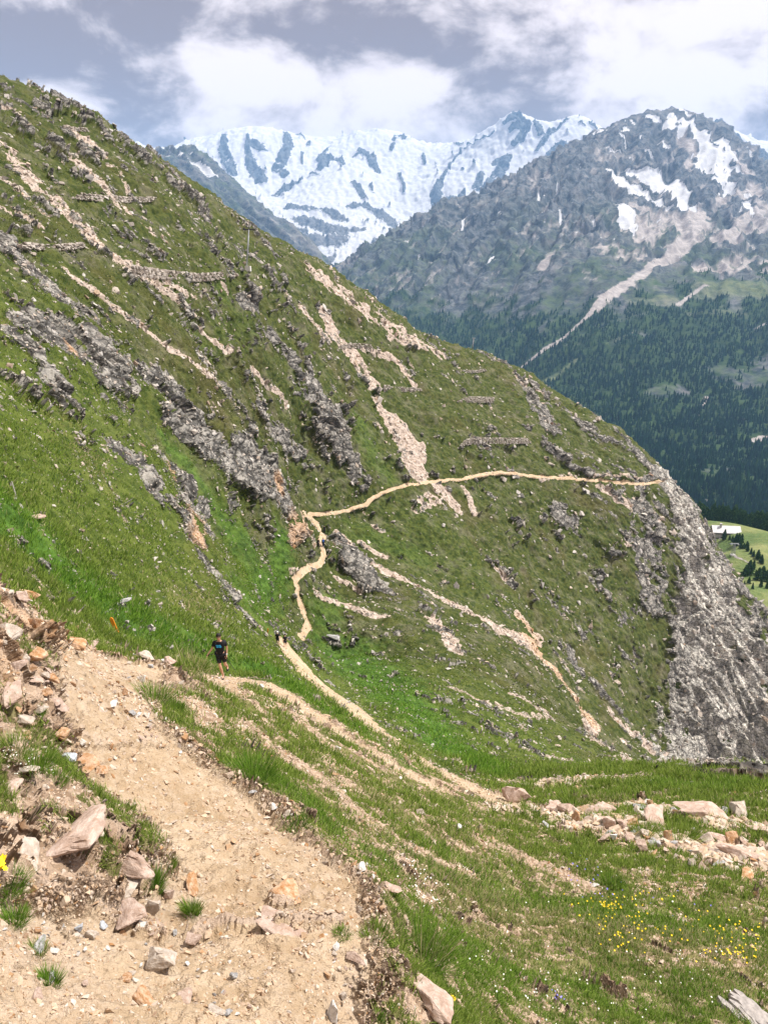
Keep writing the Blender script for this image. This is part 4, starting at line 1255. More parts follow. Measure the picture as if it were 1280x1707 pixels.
# rubble of the right slope
rub = np.zeros(N, np.float32)
for s_ in ([(930,1352,30),(1030,1375,56),(1130,1405,64),(1270,1430,90)], [(820,1345,20),(900,1352,30),(960,1380,40)], [(1000,1360,40),(1120,1400,50),(1200,1440,40)], [(1060,1345,24),(1270,1385,40)], [(880,1310,30),(980,1305,40)]):
    paint(rub, P1, LOOK, s_, EDGE * .8, soft=.6)
wr = rub * seen * scr_area * (R0 < 26)
sr_ = RNG.choice(N, 6500, p=wr / wr.sum())
scatter_stones('rubble', sr_, R0[sr_] * .0095 * np.clip(np.power(RNG.random(6500) * .95 + .05, -.4), 1, 3), 'pinkish broken rock heaped across the right slope', MAT_STONE, np.clip(RNG.normal(.8, .25, 6500), 0, 1), np.clip(RNG.normal(.6, .25, 6500), 0, 1), sink=.2)
# scree of the farther slopes
wg = seen * scr_area * (R0 >= 22) * (m_scree * .8 * (1 - sstep(m_trail, .05, .3)) + m_rock * .10 + .05 + .12 * sstep(rk, .3, .55))
wg /= wg.sum()
n_ = 27000
si = RNG.choice(N, n_, p=wg)
sz = np.clip(R0[si] * .0030 * np.power(RNG.random(n_) * .97 + .03, -.45), .08, 4.0)
scatter_stones('scree', si, sz, 'grey and pinkish rock debris scattered over the hillside', MAT_STONE_FAR, np.clip(.25 * m_scree[si] + warm[si] + RNG.normal(0.1, .2, n_), 0, 1), np.clip(RNG.normal(.42, .26, n_), 0, 1))
# ------------------------------------------------------------------ things
def plain(name, col, rough=.8, bump=None, var=.25, scale=8.0, metal=0.0):
    m, t, b = new_mat(name, rough, .3)
    co = t.n('ShaderNodeTexCoord').outputs['Object']
    n = t.noise(co, scale, 5, .6)
    c = t.mix(t.ss(n, .3, .7), tuple(x * (1 - var) for x in col), tuple(min(1, x * (1 + var)) for x in col))
    setc(t, b, c, n, .3 if bump is None else bump, .01)
    b.inputs['Metallic'].default_value = metal
    return m


def rock_mat(name, lo, hi_, stain, scale=9.0, dist=.02):
    m, t, b = new_mat(name, .92, .12)
    co = t.n('ShaderNodeTexCoord').outputs['Object']
    oi = t.n('ShaderNodeObjectInfo').outputs['Random']
    v_ = t.n('ShaderNodeVectorMath', {0: co, 1: t.n('ShaderNodeCombineXYZ', {0: oi, 1: oi, 2: oi}).outputs[0]}, operation='ADD').outputs[0]
    a, b_, c_ = t.noise(v_, scale * .35, 7, .62), t.noise(v_, scale, 8, .7), t.noise(t.vec(v_, (1, 1, 4)), scale * .6, 6, .65)
    c = t.mix(t.ss(a, .34, .66), lo, hi_)
    c = t.mix(t.math('MULTIPLY', t.ss(b_, .52, .72), .5), c, tuple(min(1, x * 1.25) for x in hi_))
    c = t.mix(t.math('MULTIPLY', t.ss(c_, .52, .68), .55), c, stain)
    c = t.mix(t.math('MULTIPLY', oi, .25), c, lo)
    setc(t, b, c, t.math('ADD', b_, t.math('MULTIPLY', c_, .6)), .55, dist)
    return m


RM = {'pale': rock_mat('pale_stone', (0.34, 0.28, 0.23), (0.56, 0.50, 0.44), (0.42, 0.29, 0.18)),
      'pink': rock_mat('pinkish_stone', (0.34, 0.245, 0.195), (0.54, 0.43, 0.37), (0.33, 0.20, 0.12)),
      'orange': rock_mat('iron_stained_stone', (0.34, 0.18, 0.08), (0.60, 0.44, 0.32), (0.36, 0.14, 0.03)),
      'grey': rock_mat('grey_stone', (0.24, 0.24, 0.245), (0.50, 0.49, 0.49), (0.20, 0.18, 0.15)),
      'blue': rock_mat('bluish_stone', (0.33, 0.36, 0.40), (0.60, 0.62, 0.66), (0.30, 0.31, 0.30)),
      'white': rock_mat('white_stone', (0.55, 0.53, 0.50), (0.78, 0.76, 0.74), (0.45, 0.38, 0.30))}


def detail_rock(seed, npt, flat, bev=.05):
    b_ = stone_proto(seed, npt=npt, flat=flat)
    bmesh.ops.dissolve_limit(b_, angle_limit=.12, verts=b_.verts, edges=b_.edges)
    bmesh.ops.bevel(b_, geom=list(b_.edges), offset=bev, segments=2, affect='EDGES', profile=.6)
    bmesh.ops.triangulate(b_, faces=b_.faces)
    bmesh.ops.subdivide_edges(b_, edges=b_.edges, cuts=2, use_grid_fill=True)
    b_.verts.index_update()
    co = np.array([v_.co[:] for v_ in b_.verts], np.float32)
    o_ = fbm(co * 2.3 + seed, 3) * .075 + fbm(co * 7 + seed, 3) * .035 + .07 * facets(co, .45, seed)
    for v_, k in zip(b_.verts, o_):
        v_.co *= 1 + float(k)
    return b_


ROCKMESH = {}


def rock_mesh(kind, shape):
    key = (kind, shape)
    if key not in ROCKMESH:
        seed, npt, flat = [(11, 12, .75), (23, 14, .5), (37, 11, .6), (41, 10, .35), (59, 16, .85), (67, 12, .3), (71, 9, .55), (83, 13, .45)][shape]
        b_ = detail_rock(seed, npt, flat)
        me = bpy.data.meshes.new('rock')
        bmesh.ops.recalc_face_normals(b_, faces=b_.faces)
        b_.to_mesh(me)
        b_.free()
        me.materials.append(RM[kind])
        ROCKMESH[key] = me
    return ROCKMESH[key]


def place_rock(u, v, wpx, kind, shape, label, cat='rock', group=None, rz=None, sc3=(1, 1, 1), sink=.3, name='rock', tilt=.5, rx=0, ry=0):
    g, n, d = ground(u, v)
    s = wpx * d / F * .68
    o = bpy.data.objects.new(name, rock_mesh(kind, shape))
    up = (Vector((0, 0, 1)) * (1 - tilt) + n * tilt).normalized()
    q = up.to_track_quat('Z', 'Y').to_matrix()
    R = q @ Matrix.Rotation(rz if rz is not None else random.uniform(0, 6.28), 3, 'Z') @ Matrix.Rotation(rx, 3, 'X') @ Matrix.Rotation(ry, 3, 'Y')
    S = Matrix.Diagonal(Vector([s * k for k in sc3]))
    o.matrix_world = Matrix.Translation(g + up * s * sc3[2] * sink) @ (R @ S).to_4x4()
    link(o)
    return tag(o, label, cat, group)


BIG = [
 (268,1612,54,'pale',4,'large angular pale boulder alone at the lower end of the path',.3,(1,.9,1),.35),
 (322,1570,36,'pink',6,'wedge shaped pinkish stone just uphill of the large angular boulder',1.1,(1,.8,.9),.3),
 (214,1632,26,'orange',3,'thin tan flake of stone beside the large angular boulder',.7,(.8,1.1,1),.3),
 (64,1577,34,'grey',1,'long pale grey stone in the cluster left of the path',.4,(1.1,.7,.8),.3),
 (134,1550,26,'blue',6,'bluish pointed stone standing in the cluster left of the path',1.9,(.7,.8,1.2),.45),
 (152,1565,32,'pale',2,'smooth pale stone lying against the bluish pointed stone',.2,(1,.8,.8),.3),
 (171,1545,20,'blue',1,'small dark bluish stone above the cluster left of the path',.2,(1,.8,.7),.3),
 (234,1543,15,'white',4,'small bluish white pebble under the broken outcrop',.0,(1,1,1),.3),
 (86,1628,24,'grey',0,'grey stone half hidden behind a small green tuft',.0,(1,1,.7),.3),
 (60,1658,28,'pink',1,'flat pinkish stone below the small green tuft',.0,(1,.8,.7),.25),
 (243,1668,52,'orange',5,'long thin brown slab lying in the gravel near the bottom edge',-.2,(1.2,.6,.9),.3),
 (310,1660,32,'pink',5,'worn flat pink slab in the gravel right of the long brown slab',.4,(1,.9,1),.2),
 (358,1686,36,'pale',5,'flat pale slab at the bottom edge of the path',.9,(1,.7,1),.3),
 (552,1692,36,'white',0,'upright white grey rock at the bottom edge right of the path',.6,(.9,.8,1.3),.3),
 (592,1602,36,'pink',1,'lilac grey stone wedged at the right edge of the path',-.7,(1,.6,.8),.4),
 (573,1665,22,'pale',2,'buff stone below the lilac grey stone at the path edge',.5,(.8,.7,1),.35),
 (558,1583,18,'white',0,'small white stone above the lilac grey stone at the path edge',.5,(1,.8,1),.35),
 (597,1520,18,'pale',0,'squarish pale stone alone on bare earth at the right of the path',.5,(.9,.8,1.1),.35),
 (652,1488,34,'pink',3,'flat pinkish stone at the corner where grass meets the path',.5,(1,.9,1.2),.25),
 (601,1446,20,'white',1,'low whitish stone on the edge of the path below the grass',.5,(1,.9,1),.25),
 (716,1676,84,'pink',7,'big knobbly pinkish rock beside a dandelion under the dry grass',.5,(1.1,.9,.9),.15),
 (120,1392,150,'pink',5,'broad pinkish bedrock slab breaking the ground left of the path',.35,(1.1,.75,.8),.0),
 (45,1420,90,'pale',5,'low pale bedrock slab near the left edge above the yellow flowers',.15,(1,.7,.8),.0),
 (215,1440,100,'pink',1,'humped pinkish bedrock with an orange broken face',.5,(1.1,.7,.8),.05),
 (212,1492,76,'pale',3,'undercut pale slab with a dark gap beneath it',-.1,(1.1,1,.8),.4),
 (215,1528,70,'pink',5,'flat pinkish slab below the undercut pale slab',.2,(1,.8,.9),.15),
 (280,1497,38,'pink',6,'steep triangular pink stone right of the small green plant',.5,(.8,.8,1.3),.3),
 (256,1525,42,'pale',2,'pale triangular plate leaning below the small green plant',1.2,(.9,.6,1.2),.35),
 (318,1480,50,'orange',3,'brown eroded ledge at the edge of the path beside dark tufts',-.7,(1.2,.6,1),.2),
 (480,1485,60,'orange',5,'tan slab set as a worn step in the path',.3,(1,.9,.8),.05),
 (470,1552,110,'pink',7,'wide pale slab forming the lowest step of the path',.1,(1.1,.9,.4),-.2),
 (140,1276,62,'orange',3,'overhanging brown slab with a black shadow below it at the left path edge',-.35,(1.1,1,.6),.4),
 (168,1290,22,'orange',4,'small round brown stone at the end of the overhanging slab',-.35,(1,1,1.1),.4),
 (115,1268,30,'blue',7,'smooth grey block behind the overhanging brown slab',.35,(1,1,1),.3),
 (22,1022,80,'orange',4,'huge tan boulder at the top of the left bank',.3,(1,1,.95),.3),
 (12,1068,54,'pale',4,'rounded grey white boulder half buried in the left bank',.3,(1,1,.9),.3),
 (58,1045,36,'orange',6,'dark rust coloured block jutting from the left bank',.9,(.8,.8,1.4),.3),
 (58,1102,44,'orange',2,'square rust stained block below the jutting block of the left bank',.5,(1,.9,1),.3),
 (42,1112,26,'orange',6,'bright orange broken stone in the left bank',.2,(.8,.9,1.3),.3),
 (150,1082,26,'pink',4,'rounded pink boulder at the far end of the left bank',.2,(1,1,1),.35),
 (120,1075,50,'orange',7,'cracked sandy outcrop at the far end of the left bank',.5,(1.1,.9,.9),.1),
 (15,1165,60,'pink',7,'pinkish outcrop low in the left bank beside the path',.7,(1.1,.8,.8),.2),
 (35,1200,44,'pale',1,'pale grey slab in the left bank above the overgrown patch',.9,(1,.8,.7),.2),
 (40,1290,50,'pale',3,'pale plate in the overgrown patch left of the path',.6,(1,.8,.9),.2),
 (20,1315,44,'pink',1,'pinkish stone in the overgrown patch at the left edge',.6,(1,.8,.9),.2),
 (236,1136,26,'white',6,'white upright stone on the outer edge of the path crest',1.2,(.7,.7,1.4),.35),
 (245,1098,36,'pale',5,'flat pale slab capping the outer edge of the path crest',.1,(1.1,.7,.9),.4),
 (207,1157,16,'orange',0,'small orange stone on the path under the white upright stone',.1,(1,1,1),.4),
 (188,1174,20,'white',1,'whitish chip of stone on the path below the small orange stone',.1,(1,.8,.8),.3),
 (281,1105,28,'pink',1,'stone at the very end of the path crest next to pale grass',.1,(1,.8,.8),.4),
 (434,1149,12,'white',4,'bright white stone beside the lower path below the hiker',.1,(.9,.9,1.2),.5),
 (62,866,28,'pink',5,'long flat pinkish slab lying in the green slope on the left',-.75,(1.3,.45,.8),.5),
 (208,1008,30,'grey',7,'smooth light grey rock in the grass above the orange marker',-.5,(1.1,.6,.8),.35),
 (556,1064,22,'grey',5,'flat grey rock in the meadow right of the walkers',-.6,(1.3,.5,.8),.4),
 (858,1336,44,'pink',4,'pointed pinkish boulder at the end of the zigzag path',.3,(1,.9,1.1),.3),
 (925,1350,36,'pink',3,'flat pinkish stone at the left end of the rubble pile',.3,(1,.8,1),.3),
 (1085,1372,56,'pink',3,'large pale slab with an orange edge in the middle of the rubble pile',.25,(1.1,.9,1.0),.3),
 (1170,1364,72,'pink',7,'broadest pinkish slab at the back of the rubble pile',-.15,(1.15,1,.8),.2),
 (1246,1400,42,'pale',6,'steep block of pale rock at the right end of the rubble pile',.5,(.9,.8,1.3),.4),
 (1222,1425,44,'pink',1,'flat lilac slab below the steep block of the rubble pile',-.1,(1.2,.8,.8),.35),
 (1014,1380,32,'pink',2,'blocky pink stone in the left half of the rubble pile',.7,(1,.8,1.1),.35),
 (1022,1400,26,'white',6,'whitish plate standing on edge below the blocky pink stone',.7,(.6,.7,1.3),.4),
 (1108,1402,24,'orange',0,'rusty orange stone under the large pale slab',.2,(.8,.8,1.3),.4),
 (1124,1412,22,'grey',2,'purplish grey stone right of the rusty orange stone',.2,(1,.8,1),.4),
 (1246,1465,38,'orange',3,'tan plate lying apart below the rubble pile at the right edge',.4,(1,.8,1),.3),
 (1272,1390,40,'pink',7,'pinkish ledge at the right edge behind the rubble pile',.2,(1.1,.8,.8),.2),
 (1080,1345,26,'white',1,'white stone perched behind the large pale slab',.2,(1,.7,.9),.5),
]
for (u, v, wpx, kind, shp, lab, rz, s3, sk) in BIG:
    place_rock(u, v, wpx, kind, shp, lab, 'rock' if wpx > 40 else 'stone', None, rz, s3, sk, name='rock' if wpx > 40 else 'stone', tilt=.22)


def scatter_group(n, region, sizes, kinds, label, group, sink=.3, name='stone'):
    rs_ = random.Random(len(label) * 17 + n)
    k = 0
    while k < n:
        (ua, va), (ub, vb), wd_ = rs_.choice(region)
        t_ = rs_.random()
        u, v = ua + (ub - ua) * t_ + rs_.gauss(0, wd_), va + (vb - va) * t_ + rs_.gauss(0, wd_ * .55)
        if not (-20 < u < PW + 20 and v < PH + 20):
            continue
        k += 1
        wpx = min(sizes[0] * rs_.paretovariate(2.2), sizes[1])
        place_rock(u, v, wpx, rs_.choice(kinds), rs_.randrange(8), label, 'stone', group, rs_.uniform(0, 6.28), (rs_.uniform(.8, 1.2), rs_.uniform(.6, 1), rs_.uniform(.7, 1.2)), sink, name, .4, rs_.uniform(-.4, .4), rs_.uniform(-.4, .4))


scatter_group(78, [((930,1350),(1060,1385),12), ((990,1380),(1120,1410),16), ((1120,1395),(1270,1440),16), ((1080,1420),(1200,1440),14), ((900,1360),(1000,1360),14), ((1200,1400),(1280,1410),10), ((1050,1360),(1260,1350),8)],
              (13, 34), ['pink', 'pale', 'pink', 'orange', 'grey'], 'angular pinkish stone heaped in the rubble pile on the right slope', 'stones of the rubble pile', .35)
scatter_group(56, [((20,1640),(400,1600),26), ((60,1560),(180,1600),30), ((230,1540),(330,1620),24), ((330,1620),(420,1690),30), ((30,1500),(120,1520),24)],
              (7, 18), ['pale', 'pink', 'grey', 'white'], 'small pale stone lying in the gravel at the lower left of the path', 'small stones in the gravel at the bottom left')
scatter_group(36, [((200,1130),(240,1170),14), ((200,1105),(290,1110),8), ((230,1200),(300,1250),16), ((310,1290),(400,1310),26), ((230,1180),(260,1220),14)],
              (7, 18), ['pale', 'pink', 'white', 'grey'], 'flat stone chip on the outer side of the path near its crest', 'stone chips along the path crest')
scatter_group(34, [((20,980),(150,1080),10), ((0,1100),(70,1150),16), ((20,1180),(90,1260),20), ((60,1120),(90,1180),14)],
              (12, 34), ['orange', 'orange', 'pink', 'pale'], 'tan broken stone sticking out of the cut bank left of the path', 'stones of the cut bank')
scatter_group(18, [((560,1590),(600,1680),12), ((590,1400),(660,1500),14), ((460,1350),(500,1390),16), ((560,1560),(570,1620),8)],
              (7, 18), ['pale', 'pink', 'white'], 'small stone on the right edge of the path below the grass', 'stones on the right path edge')
scatter_group(30, [((450,1200),(640,1310),22), ((640,1400),(800,1470),26), ((700,1560),(1000,1500),60), ((900,1440),(1240,1520),40), ((700,1320),(860,1400),26), ((620,1330),(760,1400),22)],
              (6, 17), ['pale', 'pink', 'pink', 'white'], 'small pale stone among the grass of the near slope', 'small stones in the near grass', .2)


# ---- plants
def tuft(u, v, hpx, wpx, n, label, cat, name, lushv, dryv, lean=.5, stalks=0, bendv=.35):
    g, nr, d = ground(u, v)
    H, W = hpx * d / F, wpx * d / F
    rs_ = np.random.default_rng(int(u * 7 + v))
    Vv, tl, k = [], [], 0

    def blade_set(cnt, hh, ww, wid, ln, tint):
        a = rs_.random(cnt) * 6.283
        r = np.sqrt(rs_.random(cnt)) * ww * .35
        b = np.stack([r * np.cos(a), r * np.sin(a), -.12 * hh * np.ones(cnt) - r * nr.x * 0], 1)
        b[:, 2] -= np.clip((b[:, 0] * nr.x + b[:, 1] * nr.y) / max(nr.z, .3), -.25 * hh, .25 * hh)
        out = np.stack([np.cos(a), np.sin(a), np.zeros(cnt)], 1)
        h = hh * rs_.uniform(.55, 1.1, cnt)
        dr = out * (ln * (r / (ww * .35 + 1e-6)) * rs_.uniform(.5, 1.3, cnt))[:, None] + np.array([0, 0, 1.]) + rs_.normal(0, .14, (cnt, 3))
        dr /= np.linalg.norm(dr, axis=1, keepdims=True)
        phi_ = rs_.random(cnt) * 6.283
        sd2 = np.stack([np.cos(phi_), np.sin(phi_), np.zeros(cnt)], 1) * wid
        m1 = b + dr * (h * .5)[:, None]
        m2 = m1 + (dr + out * bendv * .5) * (h * .3)[:, None]
        tp = m2 + (dr + out * bendv) * (h * .25)[:, None]
        Vv.append(np.stack([b - sd2 * .5, b + sd2 * .5, m1 + sd2 * .45, m1 - sd2 * .45, m2 + sd2 * .3, m2 - sd2 * .3, tp], 1).reshape(-1, 3))
        tl.append(np.repeat(np.clip(tint + rs_.normal(0, .3, cnt), 0, 1), 7))
    px = d / F
    blade_set(int(n * 1.5), H * .8, W * 1.15, max(.002, .8 * px), lean * 1.25, .45)
    blade_set(int(n * .9), H * .4, W * 1.7, max(.002, .8 * px), lean * 1.6, .5)
    o = empty(name, g)

    def emit(nm, mat):
        V = np.concatenate(Vv)
        c = len(V) // 7
        of = (np.arange(c) * 7)[:, None]
        me = mesh_np(nm, V, [(of + np.array([[0, 1, 2, 3]])).astype(np.int32), (of + np.array([[3, 2, 4, 5]])).astype(np.int32), (of + np.array([[5, 4, 6]])).astype(np.int32)],
                     mat, dict(tint=np.concatenate(tl), lush=np.full(len(V), lushv), dry=np.full(len(V), dryv if nm == 'leaves' else 2.0)), smooth=False, parent=o)
        Vv.clear()
        tl.clear()
        return me
    emit('leaves', MAT_GRASS)
    if stalks:
        blade_set(stalks, H * 2.1, W * .7, max(.002, .8 * px), lean * .9, .75)
        emit('dry_stalks', MAT_GRASS)
    return tag(o, label, cat)


TUFTS = [
 (700,1592,70,110,420,'tall tuft with dry straw stalks right of the path','grass tuft','grass_tuft',.75,.0,.7,46),
 (1020,1476,34,36,260,'lone dark green cushion in the middle of the right slope','plant','green_cushion',.55,0,.35,0),
 (955,1346,40,52,300,'dark tuft of long grass at the left end of the rubble','grass tuft','grass_tuft',.2,0,.5,0),
 (880,1354,24,30,160,'small dark tuft right beside the pointed pinkish boulder','grass tuft','grass_tuft',.3,0,.5,0),
 (1075,1392,34,44,240,'dark tuft left of the large pale slab in the rubble','grass tuft','grass_tuft',.3,0,.5,0),
 (1128,1400,40,70,320,'wide dark tuft under the large pale slab in the rubble','grass tuft','grass_tuft',.2,0,.6,0),
 (254,1482,44,34,260,'bright green leafy plant growing between the broken slabs','plant','green_plant',.95,0,.5,0),
 (319,1520,40,26,200,'dark green tuft under the brown eroded ledge','grass tuft','grass_tuft',.6,0,.4,0),
 (284,1450,30,22,120,'thin olive tuft above the bright green leafy plant','grass tuft','grass_tuft',.3,0,.4,0),
 (80,1640,34,36,200,'small green tuft among grey stones at the lower left','grass tuft','grass_tuft',.85,0,.7,0),
 (22,1535,38,44,220,'fresh green tuft below the yellow flowers at the left edge','grass tuft','grass_tuft',.9,0,.8,0),
 (60,1585,26,34,110,'sparse olive tuft left of the long pale grey stone','grass tuft','grass_tuft',.3,.1,.7,0),
 (420,1290,50,80,420,'big bright tuft hanging over the right edge of the path','grass tuft','grass_tuft',.95,0,.7,0),
 (255,1165,34,70,300,'long grass bending over the edge of the path crest','grass tuft','grass_tuft',.6,.3,1.0,12),
 (290,1180,26,34,180,'dark green clump beside the bending grass of the path crest','grass tuft','grass_tuft',.7,0,.6,0),
 (312,1114,20,80,360,'pale straw coloured grass on the rim in front of the hiker','grass tuft','grass_tuft',.2,.5,.9,24),
 (62,1188,22,26,130,'small tuft at the left path edge under the bank','grass tuft','grass_tuft',.5,0,.5,0),
 (50,1278,40,90,420,'low bushy plants in the overgrown patch on the left','plant','low_bush',.75,0,.9,0),
 (20,1250,30,70,260,'brownish green plants at the left edge below the bank','plant','low_bush',.25,.25,.9,0),
 (90,1300,26,50,200,'green herbs at the right end of the overgrown patch','plant','low_bush',.8,0,.8,0),
 (568,1556,18,30,90,'thin little tuft on bare earth at the right of the path','grass tuft','grass_tuft',.7,0,.5,0),
 (625,1565,30,60,240,'olive tuft at the right path edge uphill of the dry stalks','grass tuft','grass_tuft',.4,0,.7,0),
 (630,1698,18,18,100,'tiny bright green cushion at the bottom edge right of the path','grass tuft','grass_tuft',1,0,.5,0),
 (820,1530,20,24,70,'blond grass stems leaning over the middle of the right slope','grass tuft','grass_tuft',.2,.6,.8,20),
 (860,1440,20,30,70,'blond grass stems on the slope above the lone stones','grass tuft','grass_tuft',.2,.6,.9,18),
 (490,1385,26,50,200,'green tuft at the path edge above bare earth on the right','grass tuft','grass_tuft',.9,0,.7,0),
]
for tt_ in TUFTS:
    tuft(*tt_)

MAT_YEL = plain('yellow_petals', (0.86, 0.60, 0.02), .6, var=.15)
MAT_WHT = plain('white_petals', (0.80, 0.80, 0.74), .6, var=.1)
MAT_VIO = plain('violet_petals', (0.22, 0.20, 0.60), .6, var=.1)


def petals(bm_, c, r, rs_, n=6):
    up = Vector((rs_.gauss(0, .3), rs_.gauss(-.25, .3), 1)).normalized()
    a = up.orthogonal().normalized()
    b_ = up.cross(a)
    c0 = bm_.verts.new(c)
    ring = [bm_.verts.new(c + (a * math.cos(i * math.pi / n) + b_ * math.sin(i * math.pi / n)) * r * (1 if i % 2 == 0 else .62) + up * r * .25) for i in range(2 * n)]
    for i in range(2 * n):
        bm_.faces.new((c0, ring[i], ring[(i + 1) % (2 * n)]))


def flower_plant(u, v, hpx, wpx, nl, heads, hr, label):
    o = tuft(u, v, hpx, wpx, nl, label, 'flower', 'yellow_flower', .85, 0, .9, 0)
    _, _, d = ground(u, v)
    H, W = hpx * d / F, wpx * d / F
    rs_ = random.Random(int(u + v))
    for i in range(heads):
        bm_ = bmesh.new()
        x, y = rs_.gauss(0, W * .2), rs_.gauss(0, W * .2)
        for k in range(5 if heads > 1 else 2):
            petals(bm_, Vector((x + rs_.gauss(0, hr * .5), y + rs_.gauss(0, hr * .5), H * rs_.uniform(.95, 1.15))), hr * rs_.uniform(.7, 1.0), rs_)
        obj_bm('flower_head', bm_, MAT_YEL, o)


flower_plant(10, 1490, 44, 66, 300, 7, .016, 'yellow flowering plant at the left edge of the picture')
flower_plant(757, 1672, 14, 12, 14, 1, .014, 'single dandelion beside the big knobbly pinkish rock')


def fleck_flowers(name, regions, n, rpx, mat, label):
    bm_ = bmesh.new()
    rs_ = random.Random(n)
    for _ in range(n):
        (ua, va), (ub, vb), wd_ = rs_.choice(regions)
        t_ = rs_.random()
        u, v = ua + (ub - ua) * t_ + rs_.gauss(0, wd_), va + (vb - va) * t_ + rs_.gauss(0, wd_ * .5)
        i = LOOK(u, v)
        if m_trail[i] > .2:
            continue
        g = Vector(P1[i].tolist())
        d = float(LOOK.d[i])
        petals(bm_, g + Vector((0, 0, rs_.uniform(.03, .09))), rpx * d / F * rs_.uniform(.7, 1.2), rs_, 5)
    tag(obj_bm(name, bm_, mat), label, 'flowers', kind='stuff')


fleck_flowers('yellow_flowers', [((1000,1525),(1240,1590),34), ((960,1510),(1110,1500),14), ((1170,1550),(1260,1560),26), ((1010,1515),(1020,1520),8), ((1180,1590),(1270,1600),14), ((990,1530),(1060,1590),16)], 210, 1.8, MAT_YEL, 'yellow flowers strewn over the right slope')
fleck_flowers('white_flowers', [((700,1480),(900,1707),60), ((680,1450),(720,1520),14), ((1000,1500),(1200,1690),80), ((20,1270),(90,1300),20), ((900,1620),(1100,1690),70)], 200, 1.5, MAT_WHT, 'tiny white flowers in the near grass')
fleck_flowers('violet_flowers', [((960,1440),(1010,1500),18), ((980,1480),(1150,1520),24), ((920,1660),(935,1675),5)], 46, 1.7, MAT_VIO, 'tiny pale violet flowers in the grass below the rubble')

# weathered wood at the lower right
g, nr, d = ground(1238, 1690)
M_WOOD = plain('weathered_wood', (0.31, 0.285, 0.27), .85, var=.25, scale=30)
bm = bmesh.new()
rs_ = random.Random(5)
px = d / F
for k in range(9):
    L_, wq, tq = rs_.uniform(50, 74) * px, rs_.uniform(11, 17) * px, rs_.uniform(9, 15) * px
    y0q = rs_.uniform(-14, 10) * px
    xq = (k - 4) * 5 * px
    nseg = 6
    prev = None
    for s_ in range(nseg + 1):
        t_ = s_ / nseg
        ww_ = wq * (1 - .7 * max(0, abs(t_ - .5) - .3) / .2) * rs_.uniform(.8, 1.15)
        c_ = Vector((xq + rs_.gauss(0, 1.2) * px, y0q + (t_ - .5) * L_, 10 * px + math.sin(t_ * 3) * 5 * px + rs_.gauss(0, 1) * px - abs(k - 4) * 1.5 * px))
        ring = [bm.verts.new(c_ + Vector((math.cos(a) * ww_ * .6, 0, math.sin(a) * tq * .6))) for a in [i * math.pi / 3 for i in range(6)]]
        if prev:
            for i in range(6):
                bm.faces.new((prev[i], prev[(i + 1) % 6], ring[(i + 1) % 6], ring[i]))
        else:
            bm.faces.new(ring)
        prev = ring
    bm.faces.new(prev)
o = obj_bm('driftwood', bm, M_WOOD, smooth=False)
o.location = g
o.rotation_euler = (nr.to_track_quat('Z', 'Y').to_matrix() @ Matrix.Rotation(.25, 3, 'Z')).to_euler()
tag(o, 'bleached splintered piece of wood lying in the grass at the lower right', 'wood')


# ---- dry stone walls
MAT_WALL = stone_material('dry_wall_stone', False)


def stone_wall(pts, hpx, label, dark=0.0):
    G_ = [ground(u, v) for u, v in pts]
    P_ = [g_[0] for g_ in G_]
    dmean = sum(g_[2] for g_ in G_) / len(G_)
    Hh = hpx * dmean / F * 1.05
    seg = [(b_ - a_).length for a_, b_ in zip(P_, P_[1:])]
    tot = sum(seg)
    Vv, Ff, tv_ = [], [], []
    off_ = 0
    rs2 = random.Random(int(pts[0][0] * 3 + pts[0][1]))
    ncourse = max(3, int(Hh / .42))
    ch = Hh / ncourse
    for c_ in range(ncourse):
        s_ = rs2.uniform(0, .3)
        while s_ < tot:
            ln = rs2.uniform(.45, 1.2)
            t_, k = s_, 0
            while k < len(seg) - 1 and t_ > seg[k]:
                t_ -= seg[k]
                k += 1
            a_, b_ = P_[k], P_[k + 1]
            dirv = (b_ - a_).normalized()
            c0 = a_ + dirv * min(t_, seg[k])
            endf = min(s_, tot - s_) / max(.12 * tot, 1e-3)
            if (c_ + 1) * ch < Hh * min(1, .35 + endf) + .2:
                side = Vector((dirv.y, -dirv.x, 0)).normalized()
                if side.dot(-c0) < 0:
                    side = -side
                V, Fc = PROT[rs2.randrange(len(PROT))]
                X_ = np.array((dirv.x, dirv.y, dirv.z)) * ln * .62
                Y_ = np.array((side.x, side.y, 0)) * rs2.uniform(.5, .75)
                Z_ = np.array((0, 0, 1.0)) * ch * 1.15
                flat_ = max(.2, float(np.abs(V[:, 2]).max()))
                cc = np.array(c0[:]) + np.array((side.x, side.y, 0)) * (rs2.uniform(-.12, .12) - c_ * ch * .12) + np.array((0, 0, (c_ + .35) * ch))
                Vv.append(cc + V[:, 0:1] * X_ + V[:, 1:2] * Y_ + V[:, 2:3] / flat_ * .62 * Z_)
                Ff.append(Fc + off_)
                off_ += len(V)
                tv_.append(np.full(len(V), min(1, max(0, rs2.gauss(.42 - dark, .22)))))
            s_ += ln
    o_ = mesh_np('stone_wall', np.concatenate(Vv), [np.concatenate(Ff).astype(np.int32)], MAT_WALL, dict(tint=np.concatenate(tv_), warm=np.full(off_, .15)), smooth=False)
    return tag(o_, label, 'stone wall', 'avalanche walls on the hillside')


